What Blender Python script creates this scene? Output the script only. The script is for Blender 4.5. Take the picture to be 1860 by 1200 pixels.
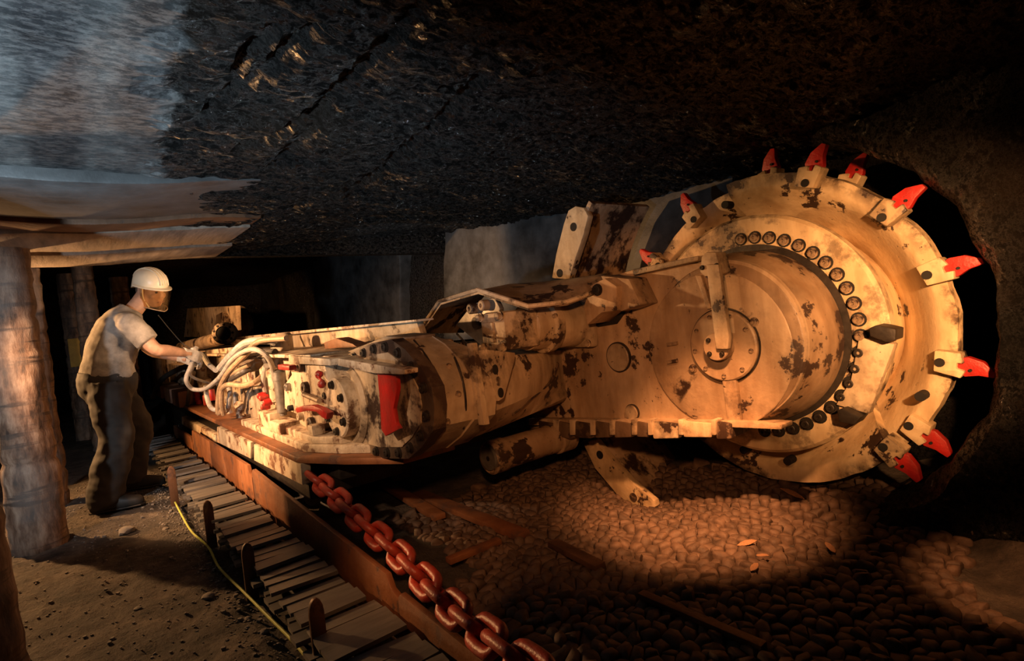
import bpy, bmesh, math, random
import numpy as np
from mathutils import Vector, Matrix, noise
random.seed(7)
S = bpy.context.scene
for o in list(bpy.data.objects): bpy.data.objects.remove(o)
COL = S.collection
# ------------------------------------------------------------------ camera
# X runs along the coal face (towards the camera at +X), Y into the face, Z up
PPX, PPY = 930., 600.
V1 = (125., 640.); V2 = (2172., 438.)
FPX = math.sqrt(-((V1[0]-PPX)*(V2[0]-PPX)+(V1[1]-PPY)*(V2[1]-PPY)))
CAMH = 1.08
_x = -Vector((V1[0]-PPX, V1[1]-PPY, FPX)).normalized()
_y = Vector((V2[0]-PPX, V2[1]-PPY, FPX)).normalized()
_z = _x.cross(_y)
RW = Matrix((_x, _y, _z))                       # camera (right, down, forward) -> world
CC = Vector((0, 0, CAMH))
cam = bpy.data.cameras.new('camera'); camo = bpy.data.objects.new('camera', cam); COL.objects.link(camo)
cam.sensor_width = 36.; cam.sensor_fit = 'HORIZONTAL'; cam.lens = FPX/1860.*36.; cam.clip_start = .02
camo.matrix_world = Matrix.Translation(CC) @ (RW @ Matrix(((1,0,0),(0,-1,0),(0,0,-1)))).to_4x4()
S.camera = camo
def ray(px, py): return RW @ Vector((px-PPX, py-PPY, FPX))
def onY(px, py, v): d = ray(px, py); return CC + d*(v/d.y)
def onX(px, py, v): d = ray(px, py); return CC + d*(v/d.x)
def onZ(px, py, v): d = ray(px, py); return CC + d*((v-CAMH)/d.z)
def depth(p): return (RW.transposed() @ (Vector(p)-CC)).z
def proj(p):
    c = RW.transposed() @ (Vector(p)-CC); return PPX+FPX*c.x/c.z, PPY+FPX*c.y/c.z, c.z
# ------------------------------------------------------------------ world, lamps, exposure
W = bpy.data.worlds.new('mine_dark'); S.world = W; W.use_nodes = True
W.node_tree.nodes['Background'].inputs[0].default_value = (.55, .62, .75, 1)
W.node_tree.nodes['Background'].inputs[1].default_value = .006
S.view_settings.view_transform = 'Standard'; S.view_settings.look = 'None'
S.view_settings.exposure = 0.; S.view_settings.gamma = 1.; S.view_settings.use_curve_mapping = False
def spot(name, loc, tgt, watts, col, cone, blend=.6, rad=.06):
    l = bpy.data.lights.new(name, 'SPOT'); l.energy = watts; l.color = col
    l.spot_size = math.radians(cone); l.spot_blend = blend; l.shadow_soft_size = rad
    o = bpy.data.objects.new(name, l); COL.objects.link(o); o.location = loc
    o.rotation_euler = (Vector(tgt)-Vector(loc)).to_track_quat('-Z', 'Y').to_euler(); return o
WARM = (1, .40, .14); COOL = (.70, .88, 1)
spot('drum_lamp', (.30, .85, 1.30), (-.82, 2.75, .93), 660, (1, .46, .17), 39, 1., .04)
spot('arm_lamp', (-.45, .30, 1.35), (-2.0, 2.0, .74), 110, WARM, 58, .9, .05)
spot('cowl_lamp', (-.45, 1.55, 1.42), (-1.95, 2.75, 1.32), 60, WARM, 14, .8, .03)
spot('coal_lamp', (-.9, 1.5, 1.5), (-1.55, 2.25, .0), 400, WARM, 46, 1., .04)
spot('face_floor_lamp', (-.35, 1.6, 1.5), (-.42, 2.30, .05), 110, WARM, 22, .8, .03)
spot('bay_lamp', (-3.35, -.75, 1.45), (-4.05, .95, .66), 580, (1, .54, .26), 70, .9, .03)
spot('gearbox_fill', (-1.95, -.35, 1.42), (-2.55, 1.1, .66), 95, (1, .60, .34), 36, .9, .03)  # added fill, no real source: brightens the gearbox front
spot('walkway_lamp', (-5.75, -1.2, 1.40), (-4.7, .05, .70), 520, (1, .50, .19), 96, .5, .04)
spot('roof_lamp', (-1.3, -.9, .80), (-2.0, .05, 1.76), 300, COOL, 82, .8, .04)
spot('prop_lamp', (-2.3, -1.25, 1.2), (-4.7, .1, .80), 120, (.88, .94, 1), 54, .8, .05)
spot('rear_lamp', (-6.4, .65, 1.55), (-8.6, 1.7, 1.15), 320, (1, .46, .17), 44, .6, .03)
spot('miner_face_fill', (-3.85, 1.12, 1.22), (-4.8, .5, 1.35), 55, (1, .58, .30), 60, .7, .03)  # added fill for the miner's face, in place of bounce off the machine
spot('chain_lamp', (-1.0, .0, 1.45), (-1.85, .86, .22), 50, WARM, 26, .9, .03)
spot('face_wall_lamp', (-3.4, 1.3, 1.35), (-4.9, 3.1, 1.5), 40, (.9, .95, 1), 70, .9, .05)

# ------------------------------------------------------------------ materials
def ramp(nt, fac, stops):
    r = nt.nodes.new('ShaderNodeValToRGB'); e = r.color_ramp.elements
    while len(e) < len(stops): e.new(.5)
    for k, (p, c) in enumerate(stops): e[k].position = p; e[k].color = (*c, 1) if len(c) == 3 else c
    nt.links.new(fac, r.inputs[0]); return r.outputs[0]
def nz(nt, co, scale, detail=6, rough=.6, vec=None):
    n = nt.nodes.new('ShaderNodeTexNoise'); n.inputs['Scale'].default_value = scale
    n.inputs['Detail'].default_value = detail; n.inputs['Roughness'].default_value = rough
    if vec:
        m = nt.nodes.new('ShaderNodeMapping'); m.inputs['Scale'].default_value = vec
        nt.links.new(co, m.inputs[0]); co = m.outputs[0]
    nt.links.new(co, n.inputs['Vector']); return n.outputs['Fac']
def mix(nt, fac, a, b, mode='MIX'):
    m = nt.nodes.new('ShaderNodeMix'); m.data_type = 'RGBA'; m.blend_type = mode
    for s, v in ((m.inputs[0], fac), (m.inputs[6], a), (m.inputs[7], b)):
        if isinstance(v, (int, float)): s.default_value = v
        elif isinstance(v, tuple): s.default_value = (*v, 1)
        else: nt.links.new(v, s)
    return m.outputs[2]
def newmat(name):
    m = bpy.data.materials.new(name); m.use_nodes = True; nt = m.node_tree
    b = nt.nodes['Principled BSDF']; tc = nt.nodes.new('ShaderNodeTexCoord')
    return m, nt, b, tc.outputs['Object']
def bump(nt, b, h, strength=.3, dist=.02):
    n = nt.nodes.new('ShaderNodeBump'); n.inputs['Strength'].default_value = strength; n.inputs['Distance'].default_value = dist
    nt.links.new(h, n.inputs['Height']); nt.links.new(n.outputs[0], b.inputs['Normal'])
def paint(name, base, chip=.36, rust=(.018, .010, .007), rough=.5, scale=5., grime=.5, metal=0.):
    m, nt, b, co = newmat(name)
    big = nz(nt, co, scale*.35, 5, .6)
    n1 = nz(nt, co, scale, 9, .68); n2 = nz(nt, co, scale*7, 4, .6)
    dirt = ramp(nt, big, [(.3, tuple(c*(1-grime) for c in base)), (.62, base)])
    streak = ramp(nt, nz(nt, co, scale*2.2, 4, .6, (1, 1, .25)), [(.35, (.72, .66, .6)), (.6, (1, 1, 1))])
    colr = mix(nt, 1., dirt, streak, 'MULTIPLY')
    c1 = ramp(nt, n1, [(chip-.012, (1, 1, 1)), (chip+.012, (0, 0, 0))])
    c2 = ramp(nt, n2, [(.27, (1, 1, 1)), (.30, (0, 0, 0))])
    ge = nt.nodes.new('ShaderNodeNewGeometry')
    ed = mix(nt, 1., ramp(nt, ge.outputs['Pointiness'], [(.53, (0, 0, 0)), (.60, (1, 1, 1))]), ramp(nt, n1, [(.44, (1, 1, 1)), (.52, (0, 0, 0))]), 'MULTIPLY')
    rustc = mix(nt, n2, rust, tuple(min(1, c*3.2) for c in rust))
    colr = mix(nt, c1, colr, rustc); colr = mix(nt, c2, colr, rustc); colr = mix(nt, ed, colr, rustc)
    nt.links.new(colr, b.inputs['Base Color']); b.inputs['Roughness'].default_value = rough; b.inputs['Metallic'].default_value = metal
    h = mix(nt, c1, n2, (0., 0., 0.)); bump(nt, b, h, .25, .01)
    return m
def plain(name, base, rough=.6, var=.35, scale=12., bstr=.15, metal=0., vec=None, bd=.01):
    m, nt, b, co = newmat(name)
    n = nz(nt, co, scale, 7, .65, vec)
    c = ramp(nt, n, [(.3, tuple(v*(1-var) for v in base)), (.7, tuple(min(1, v*(1+var)) for v in base))])
    nt.links.new(c, b.inputs['Base Color']); b.inputs['Roughness'].default_value = rough; b.inputs['Metallic'].default_value = metal
    bump(nt, b, n, bstr, bd); return m
M = {}
M['cream'] = paint('chipped_cream_paint', (.66, .53, .37), .405, scale=5.5, grime=.6)
M['arm'] = paint('worn_tan_paint', (.56, .41, .27), .40, scale=5., grime=.5)
M['drum'] = paint('worn_drum_paint', (.80, .62, .38), .395, scale=5., grime=.45)
M['white'] = paint('chipped_white_paint', (.74, .62, .46), .43, scale=10., rust=(.07, .035, .02))
M['dirty'] = paint('dirty_tan_paint', (.40, .29, .19), .45, scale=5., grime=.7)
M['dome'] = paint('stained_tan_paint', (.40, .27, .165), .43, scale=5., grime=.7)
M['greasy'] = paint('greasy_brown_paint', (.20, .135, .09), .47, scale=6., grime=.75)
M['rust'] = paint('rusty_brown_steel', (.17, .085, .045), .42, scale=6., rust=(.03, .016, .01), rough=.55, metal=.25)
M['orange_rust'] = paint('orange_rust_steel', (.32, .13, .055), .42, scale=5., rust=(.06, .03, .02), rough=.5, metal=.2)
M['dark'] = plain('dark_oily_steel', (.028, .022, .018), .5, .5, 20, .3, .3)
M['hole'] = plain('black_bore', (.006, .005, .004), .8, .2)
M['steel'] = plain('bare_grey_steel', (.22, .21, .2), .42, .4, 14, .2, .6)
M['red'] = paint('red_paint', (.62, .025, .02), .33, scale=9., rough=.42, grime=.35, rust=(.10, .02, .015))
M['redchain'] = paint('red_oxide_paint', (.50, .055, .03), .35, scale=12., rough=.4, grime=.4, rust=(.12, .03, .02))
M['hose'] = plain('grey_rubber_hose', (.36, .34, .31), .5, .35, 25, .1)
M['hose_dark'] = plain('dark_rubber_hose', (.07, .06, .052), .5, .4, 25, .1)
M['hose_tan'] = plain('tan_rubber_hose', (.34, .24, .15), .5, .35, 25, .1)
M['slat'] = plain('grey_worn_slat', (.115, .108, .10), .5, .6, 9, .5, .15, (1, .12, 1))
M['wood'] = plain('weathered_timber', (.24, .19, .15), .75, .5, 7, .5, 0, (.25, 2, 2))
M['shirt'] = plain('dusty_grey_cotton', (.22, .205, .185), .9, .7, 6, .25)
M['trouser'] = plain('dark_work_trousers', (.015, .0135, .012), .8, .5, 8, .3)
M['boot'] = plain('black_boot_leather', (.018, .016, .014), .6, .4, 12, .3)
M['skin'] = plain('dusty_skin', (.42, .25, .17), .55, .22, 18, .1)
M['glove'] = plain('grey_work_glove', (.45, .43, .4), .9, .3, 30, .3)
M['helmet'] = plain('cream_hard_hat', (.80, .74, .58), .35, .1, 12, .03)
M['hair'] = plain('grey_hair', (.09, .075, .06), .7, .4, 60, .3)
M['eye'] = plain('eye_dark', (.03, .022, .018), .3, .1)
M['lip'] = plain('lips', (.30, .13, .10), .6, .1)
M['yellowgreen'] = plain('yellow_green_cable', (.38, .42, .08), .5, .25, 30, .1)
M['yellow'] = plain('yellow_plate', (.60, .36, .05), .6, .2, 10, .1)
M['leaf'] = plain('dry_leaf', (.36, .19, .10), .8, .5, 25, .4)
M['lump'] = plain('brown_coal_lump', (.10, .062, .042), .72, .55, 16, .55, 0, None, .01)
M['stone'] = plain('grey_stone', (.17, .15, .13), .85, .4, 10, .5)
M['panel'] = plain('smooth_face_panel', (.05, .053, .056), .5, .8, 3.5, .6)
def prop_mat():
    m, nt, b, co = newmat('pit_prop_wood')
    n = nz(nt, co, 9, 8, .65, (2, 2, .6)); r = nz(nt, co, 4, 5, .6, (.5, .5, 5)); p = nz(nt, co, 2.2, 4, .5)
    c = ramp(nt, n, [(.36, (.035, .02, .013)), (.48, (.15, .085, .052)), (.66, (.34, .24, .17))])
    c = mix(nt, ramp(nt, r, [(.36, (1, 1, 1)), (.44, (0, 0, 0))]), c, (.06, .04, .03))
    c = mix(nt, ramp(nt, p, [(.45, (0, 0, 0)), (.62, (.5, .5, .5))]), c, (.20, .18, .165))
    nt.links.new(c, b.inputs['Base Color']); b.inputs['Roughness'].default_value = .7; bump(nt, b, n, .5, .02); return m
M['prop'] = prop_mat()
def coal_mat(name, slab=False):
    m, nt, b, co = newmat(name)
    n = nz(nt, co, 7, 12, .75, (1.9, .8, 1.5)); f = nz(nt, co, 38, 6, .75, (1.5, .7, 1.2))
    c = ramp(nt, n, [(.35, (.0018, .0018, .002)), (.6, (.007, .0066, .0063)), (.75, (.02, .018, .016))])
    br = nz(nt, co, 1.1, 4, .6)
    c = mix(nt, ramp(nt, br, [(.5, (0, 0, 0)), (.68, (.6, .6, .6))]), c, (.018, .011, .0065))
    rg = ramp(nt, f, [(.42, (.85, .85, .85)), (.58, (.17, .17, .17))])
    if slab:
        sp = nt.nodes.new('ShaderNodeSeparateXYZ'); nt.links.new(co, sp.inputs[0])
        j = nt.nodes.new('ShaderNodeMath'); j.operation = 'MULTIPLY_ADD'
        nt.links.new(nz(nt, co, 5, 6, .6), j.inputs[0]); j.inputs[1].default_value = .30
        jx = nt.nodes.new('ShaderNodeMath'); jx.operation = 'MULTIPLY_ADD'; jx.inputs[1].default_value = .085
        ja = nt.nodes.new('ShaderNodeMath'); ja.inputs[1].default_value = .221
        nt.links.new(sp.outputs[0], jx.inputs[0]); nt.links.new(sp.outputs[1], jx.inputs[2]); nt.links.new(jx.outputs[0], ja.inputs[0]); nt.links.new(ja.outputs[0], j.inputs[2])
        mk = ramp(nt, j.outputs[0], [(.50, (1, 1, 1)), (.535, (0, 0, 0))])
        sm = ramp(nt, nz(nt, co, 6, 12, .8), [(.36, (.018, .02, .022)), (.52, (.06, .065, .068)), (.64, (.12, .125, .125)), (.70, (.30, .31, .31))])
        st = ramp(nt, nz(nt, co, 1.6, 4, .5, (.3, 3, 1)), [(.4, (.35, .35, .38)), (.55, (1, 1, 1))])
        sm = mix(nt, 1., sm, st, 'MULTIPLY')
        c = mix(nt, mk, c, sm); rg = mix(nt, mk, rg, (.55, .55, .55))
    nt.links.new(c, b.inputs['Base Color']); nt.links.new(rg, b.inputs['Roughness'])
    nt.links.new(ramp(nt, f, [(.46, (.06, .06, .06)), (.58, (1, 1, 1))]), b.inputs['Specular IOR Level'])
    h = mix(nt, .4, n, f)
    if slab: h = mix(nt, mk, h, mix(nt, .3, (.5, .5, .5), n))
    bump(nt, b, h, 1., .05); return m
M['coal'] = coal_mat('black_coal'); M['roof'] = coal_mat('coal_roof', True)
def floor_mat():
    m, nt, b, co = newmat('packed_dirt')
    n = nz(nt, co, 5, 10, .7); f = nz(nt, co, 40, 6, .7); g = nz(nt, co, 1.3, 4, .55)
    c = ramp(nt, n, [(.36, (.022, .017, .014)), (.52, (.10, .078, .062)), (.68, (.24, .19, .15))])
    c = mix(nt, ramp(nt, g, [(.4, (0, 0, 0)), (.65, (.7, .7, .7))]), c, (.06, .052, .046))
    nt.links.new(c, b.inputs['Base Color']); b.inputs['Roughness'].default_value = .85
    bump(nt, b, mix(nt, .5, n, f), 1., .07); return m
M['floor'] = floor_mat()
def visor_mat():
    m, nt, b, co = newmat('clear_visor'); nt.nodes.remove(b)
    t = nt.nodes.new('ShaderNodeBsdfTransparent'); t.inputs[0].default_value = (.95, .80, .55, 1)
    g = nt.nodes.new('ShaderNodeBsdfGlossy'); g.inputs['Roughness'].default_value = .25; g.inputs[0].default_value = (1, .8, .5, 1)
    x = nt.nodes.new('ShaderNodeMixShader'); x.inputs[0].default_value = .3
    nt.links.new(t.outputs[0], x.inputs[1]); nt.links.new(g.outputs[0], x.inputs[2])
    nt.links.new(x.outputs[0], nt.nodes['Material Output'].inputs[0]); return m
M['visor'] = visor_mat()

# ------------------------------------------------------------------ object helpers
WORLD = {}
def tag(o, label, cat, group=None):
    o['label'] = label; o['category'] = cat
    if group: o['group'] = group
    return o
def thing(name, label, cat, loc, group=None):
    o = bpy.data.objects.new(name, None); COL.objects.link(o); o.location = loc; o.empty_display_size = .1
    WORLD[o.name] = Matrix.Translation(Vector(loc)); return tag(o, label, cat, group)
def link(o, parent):
    COL.objects.link(o)
    if parent is not None:
        o.parent = parent; o.matrix_parent_inverse = WORLD.get(parent.name, Matrix()).inverted()
    return o
def mesh_of(bm, name, smooth=None):
    bmesh.ops.recalc_face_normals(bm, faces=bm.faces)
    me = bpy.data.meshes.new(name); bm.to_mesh(me); bm.free()
    if smooth is None: smooth = 35
    if smooth:
        me.polygons.foreach_set('use_smooth', [True]*len(me.polygons))
        try: me.set_sharp_from_angle(angle=math.radians(smooth))
        except Exception: pass
    return me
def obj(name, bm, mat, parent=None, smooth=None):
    me = mesh_of(bm, name, smooth) if isinstance(bm, bmesh.types.BMesh) else bm
    me.materials.clear(); me.materials.append(M[mat] if isinstance(mat, str) else mat)
    o = bpy.data.objects.new(name, me)
    if parent is None:
        co = [v.co for v in me.vertices]
        c = Vector(((min(v.x for v in co)+max(v.x for v in co))/2, (min(v.y for v in co)+max(v.y for v in co))/2, min(v.z for v in co)))
        me.transform(Matrix.Translation(-c)); o.location = c; WORLD[o.name] = Matrix.Translation(c)
    return link(o, parent)
def struct(name, bm, mat, smooth=None):
    me = mesh_of(bm, name, smooth) if isinstance(bm, bmesh.types.BMesh) else bm
    me.materials.append(M[mat]); o = bpy.data.objects.new(name, me); COL.objects.link(o); o['kind'] = 'structure'; return o
def inst(name, me, mat, parent, mtx):
    o = bpy.data.objects.new(name, me)
    if not me.materials: me.materials.append(M[mat])
    link(o, parent); o.matrix_basis = mtx; return o
def NB(): return bmesh.new()
def bev(bm, faces_or_all=None, w=.008, seg=2, ang=30):
    es = [e for e in bm.edges if len(e.link_faces) == 2 and e.calc_face_angle(0) > math.radians(ang)]
    if es: bmesh.ops.bevel(bm, geom=es, offset=w, segments=seg, affect='EDGES', profile=.6)
    return bm
def box(x0, x1, y0, y1, z0, z1, b=.008, bm=None):
    t = NB(); bmesh.ops.create_cube(t, size=1)
    for v in t.verts: v.co = Vector(((x0+x1)/2+v.co.x*(x1-x0), (y0+y1)/2+v.co.y*(y1-y0), (z0+z1)/2+v.co.z*(z1-z0)))
    if b: bev(t, w=b)
    return add(bm, t)
def add(bm, t):
    if bm is None: return t
    me = bpy.data.meshes.new('t'); t.to_mesh(me); t.free(); bm.from_mesh(me); bpy.data.meshes.remove(me); return bm
def prism(pts3, off, b=.006, bm=None, seg=2):
    """closed planar outline (3D points) extruded by vector off"""
    t = NB(); off = Vector(off)
    a = [t.verts.new(p) for p in pts3]; c = [t.verts.new(Vector(p)+off) for p in pts3]; n = len(a)
    t.faces.new(a); t.faces.new(c[::-1])
    for i in range(n): t.faces.new((a[i], a[(i+1) % n], c[(i+1) % n], c[i]))
    bmesh.ops.recalc_face_normals(t, faces=t.faces)
    if b: bev(t, w=b, seg=seg)
    return add(bm, t)
def pixprism(pix, Y, d, b=.006, bm=None): return prism([onY(x, y, Y) for x, y in pix], (0, d, 0), b, bm)
def rod(p0, p1, r0, r1=None, n=24, bm=None, b=0):
    p0, p1 = Vector(p0), Vector(p1); r1 = r0 if r1 is None else r1
    t = NB(); q = (p1-p0).to_track_quat('Z', 'Y').to_matrix(); u, v = q.col[0], q.col[1]
    A = [t.verts.new(p0+u*r0*math.cos(6.28318*k/n)+v*r0*math.sin(6.28318*k/n)) for k in range(n)]
    B = [t.verts.new(p1+u*r1*math.cos(6.28318*k/n)+v*r1*math.sin(6.28318*k/n)) for k in range(n)]
    t.faces.new(A); t.faces.new(B[::-1])
    for k in range(n): t.faces.new((A[k], A[(k+1) % n], B[(k+1) % n], B[k]))
    bmesh.ops.recalc_face_normals(t, faces=t.faces)
    if b: bev(t, w=b, ang=50)
    return add(bm, t)
def lathe(c, axis, prof, n=48, bm=None):
    """prof: list of (r, h) along axis from c; closed ends"""
    t = NB(); c = Vector(c); q = Vector(axis).normalized().to_track_quat('Z', 'Y').to_matrix(); u, v, w = q.col
    rings = []
    for r, h in prof:
        rings.append([t.verts.new(c+w*h+(u*math.cos(2*math.pi*k/n)+v*math.sin(2*math.pi*k/n))*max(r, 1e-4)) for k in range(n)])
    for a, b_ in zip(rings, rings[1:]):
        for k in range(n): t.faces.new((a[k], a[(k+1) % n], b_[(k+1) % n], b_[k]))
    t.faces.new(rings[0]); t.faces.new(rings[-1][::-1]); return add(bm, t)
def spline(pts, sub=6):
    P = [Vector(p) for p in pts]; P = [P[0]*2-P[1]]+P+[P[-1]*2-P[-2]]; out = []
    for i in range(1, len(P)-2):
        for k in range(sub):
            t = k/sub; a, b, c, d = P[i-1:i+3]
            out.append(.5*((2*b)+(c-a)*t+(2*a-5*b+4*c-d)*t*t+(3*b-a-3*c+d)*t**3))
    out.append(P[-2]); return out
def tube(pts, r, n=10, sub=6, bm=None, close=False):
    P = spline(pts, sub) if sub > 1 else [Vector(p) for p in pts]
    t = NB(); rings = []; up = None
    for i, p in enumerate(P):
        d = (P[min(i+1, len(P)-1)]-P[max(i-1, 0)]).normalized()
        if up is None: up = d.orthogonal().normalized()
        up = (up-d*up.dot(d)).normalized(); s = d.cross(up)
        rr = r(i/(len(P)-1)) if callable(r) else r
        rings.append([t.verts.new(p+(up*math.cos(2*math.pi*k/n)+s*math.sin(2*math.pi*k/n))*rr) for k in range(n)])
    for a, b_ in zip(rings, rings[1:]):
        for k in range(n): t.faces.new((a[k], a[(k+1) % n], b_[(k+1) % n], b_[k]))
    t.faces.new(rings[0]); t.faces.new(rings[-1][::-1]); return add(bm, t)
def loft(secs, n=18, bm=None, p=2.0):
    """secs: (centre, u vector, v vector) ellipses, closed; p = superellipse power"""
    t = NB(); rings = []
    for c, u, v in secs:
        c, u, v = Vector(c), Vector(u), Vector(v); R = []
        for k in range(n):
            a = 2*math.pi*k/n; ca, sa = math.cos(a), math.sin(a)
            R.append(t.verts.new(c+u*math.copysign(abs(ca)**(2/p), ca)+v*math.copysign(abs(sa)**(2/p), sa)))
        rings.append(R)
    for a, b_ in zip(rings, rings[1:]):
        for k in range(n): t.faces.new((a[k], a[(k+1) % n], b_[(k+1) % n], b_[k]))
    t.faces.new(rings[0]); t.faces.new(rings[-1][::-1]); bmesh.ops.recalc_face_normals(t, faces=t.faces); return add(bm, t)
def fused(bm, voxel, smooth=4, disp=None):
    """voxel-union of overlapping closed shapes -> one continuous mesh"""
    me = bpy.data.meshes.new('t'); bm.to_mesh(me); bm.free(); o = bpy.data.objects.new('t', me); COL.objects.link(o)
    r = o.modifiers.new('r', 'REMESH'); r.mode = 'VOXEL'; r.voxel_size = voxel
    s = o.modifiers.new('s', 'SMOOTH'); s.iterations = smooth; s.factor = .5
    dg = bpy.context.evaluated_depsgraph_get(); out = bpy.data.meshes.new_from_object(o.evaluated_get(dg))
    bpy.data.objects.remove(o); bpy.data.meshes.remove(me)
    if disp:
        for v in out.vertices: v.co = v.co+v.normal*disp(v.co)
    out.polygons.foreach_set('use_smooth', [True]*len(out.polygons)); return out
def fb(p, o=4): return noise.fractal(Vector(p), .9, 2.1, o, noise_basis='PERLIN_ORIGINAL')
def sstep(a, b, x):
    t = max(0, min(1, (x-a)/(b-a))); return t*t*(3-2*t)
def grid(xs, ys, f):
    bm = NB(); V = [[bm.verts.new(f(x, y)) for y in ys] for x in xs]
    for i in range(len(xs)-1):
        for j in range(len(ys)-1): bm.faces.new((V[i][j], V[i+1][j], V[i+1][j+1], V[i][j+1]))
    return bm
def frange(a, b, s): n = max(1, round((b-a)/s)); return [a+(b-a)*k/n for k in range(n+1)]
HEX = {}
def bolt_mesh(r, h, socket=True):
    k = (round(r, 4), round(h, 4), socket)
    if k not in HEX:
        bm = lathe((0, 0, 0), (0, 0, 1), [(r*1.25, 0), (r*1.25, h*.3), (r, h*.3), (r, h*.9), (r*.85, h), (r*.4, h), (r*.35, h*.75)] if socket else [(r*1.3, 0), (r*1.3, h*.3), (r, h*.3), (r, h*.95), (r*.85, h)], 12)
        HEX[k] = mesh_of(bm, 'bolt')
    return HEX[k]
def bolt(parent, p, d, r, h, mat='dark', name='bolt', socket=True):
    me = bolt_mesh(r, h, socket); q = Vector(d).to_track_quat('Z', 'Y').to_matrix().to_4x4()
    o = bpy.data.objects.new(name, me)
    if not me.materials: me.materials.append(M[mat])
    link(o, parent); o.matrix_basis = Matrix.Translation(Vector(p)) @ q
    o.material_slots[0].link = 'OBJECT'; o.material_slots[0].material = M[mat]; return o

# ------------------------------------------------------------------ the setting
AX, AZ = -1.36, .838                                        # cutting drum axis
def floor_z(x, y):
    z = .022*fb((x*1.6, y*1.6, 3.1), 5)+.014*fb((x*6, y*6, 9), 4)+.007*fb((x*17, y*17, 2), 2)
    if y > .95:
        k = sstep(.95, 1.3, y); z *= (1-.4*k)
        z += .07*sstep(2.35, 2.8, y)*sstep(-2.2, -1.6, x)-.15*math.exp(-(((x+2.05)/.4)**2+((y-2.5)/.3)**2))
        z += .22*sstep(2.6, 3.2, y)*sstep(-.9, -.2, x)+.25*sstep(0, .8, (x+.42)+(2.25-y)*-.65)*sstep(1.9, 2.5, y)
    else: z -= .03*sstep(.42, .5, y)
    return z
xs = frange(-13, -6, .12)[:-1]+frange(-6, 1.4, .026); ys = frange(-2.4, 3.7, .026)
struct('floor', grid(xs, ys, lambda x, y: (x, y, floor_z(x, y))), 'floor', 60)
gouges = [(onZ(*a, 1.75), onZ(*b, 1.75), w) for a, b, w in [((580, 55), (372, 225), .02), ((585, 215), (430, 275), .018), ((770, 15), (490, 320), .03), ((500, 60), (410, 160), .018), ((930, 110), (630, 370), .022), ((700, 330), (440, 410), .02), ((380, 335), (320, 380), .02)]]
def roof_z(x, y):
    z = 1.76+.22*sstep(-2.5, -5.5, x)*sstep(.8, 3., y)-.05*sstep(2.2, 3.1, y)*sstep(-2.8, -1.2, x)
    e = .336-.085*(x+2.6)+.12*fb((x*3, y*3, 1), 3); k = sstep(e-.02, e+.06, y)
    a = fb((x*3.2, y*1.8, 5), 6); c = 1-abs(fb((x*11, y*4.5, 2), 3))*1.6; c2 = 1-abs(fb((x*26, y*11, 6), 2))*1.6
    z += (.034*a-.026*c-.012*c2+.026)*k+(1-k)*.004*a
    for p, q, w in gouges:
        d = q-p; t = max(0, min(1, ((x-p.x)*d.x+(y-p.y)*d.y)/(d.x*d.x+d.y*d.y)))
        r = math.hypot(x-p.x-d.x*t, y-p.y-d.y*t)
        if r < .12: z += .035*math.exp(-(r/w)**2)*k
    return z
struct('ceiling', grid(frange(-5.1, 1.3, .0135), frange(-2.2, 3.5, .024), lambda x, y: (x, y, roof_z(x, y))), 'roof', 0)
up = grid(frange(-13, -4.95, .15), frange(-2.4, 3.9, .15), lambda x, y: (x, y, 2.12+.05*fb((x*1.5, y*1.5, 4))))
box(-5.12, -5.0, -2.3, 3.9, 1.74, 2.2, 0, up); struct('ceiling_rear', up, 'coal', 60)
# coal face with the scoop the drum has cut
def face_back(x, z): return (x, 3.3+.05*fb((x*1.8, z*1.8, 2), 5)+.02*fb((x*7, z*7, 2), 3), z)
struct('wall_face', grid(frange(-13, -.1, .07), frange(-.3, 2.5, .07), face_back), 'coal', 60)
def scoop():
    bm = NB(); rows = []; n = 150
    for i in range(n+1):
        a = math.radians(-75+i*(178/n)); row = []
        for j, (r, y) in enumerate([(.90, 3.5), (.90, 3.2), (.895, 3.0), (.90, 2.8), (.90, 2.68), (.915, 2.62)]+[(.95+.06*k, 2.605) for k in range(26)]):
            jag = .025*fb((a*6, 1, j*.3), 3) if 2 <= j < 7 else 0
            r2 = r+jag; x = AX+r2*math.cos(a); z = .849+r2*math.sin(a)
            if j > 5:
                k = (j-6)/25.; y = 2.6-.28*sstep(-.5, .5, x)+.10*fb((x*1.7, z*1.7, 8), 5)+.03*fb((x*8, z*8, 8), 4)-.02
            row.append(bm.verts.new((x, y+(.02*fb((x*6, z*6, y*6), 3) if j < 6 else 0), z)))
        rows.append(row)
    for a, b in zip(rows, rows[1:]):
        for j in range(len(a)-1): bm.faces.new((a[j], b[j], b[j+1], a[j+1]))
    return bm
struct('wall_uncut_face', scoop(), 'coal', 60)
struct('wall_walkway', grid(frange(-13, 1.3, .12), frange(-.3, 2.4, .12), lambda x, z: (x, -2.2+.12*fb((x, z, 2)), z)), 'coal', 60)
struct('wall_far', grid(frange(-2.4, 3.7, .15), frange(-.3, 2.4, .15), lambda y, z: (-12.6+.12*fb((y, z, 2)), y, z)), 'coal', 60)
struct('wall_near', grid(frange(-2.4, 3.7, .2), frange(-.3, 2.1, .2), lambda y, z: (1.3+.12*fb((y, z, 2)), y, z)), 'coal', 60)
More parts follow.
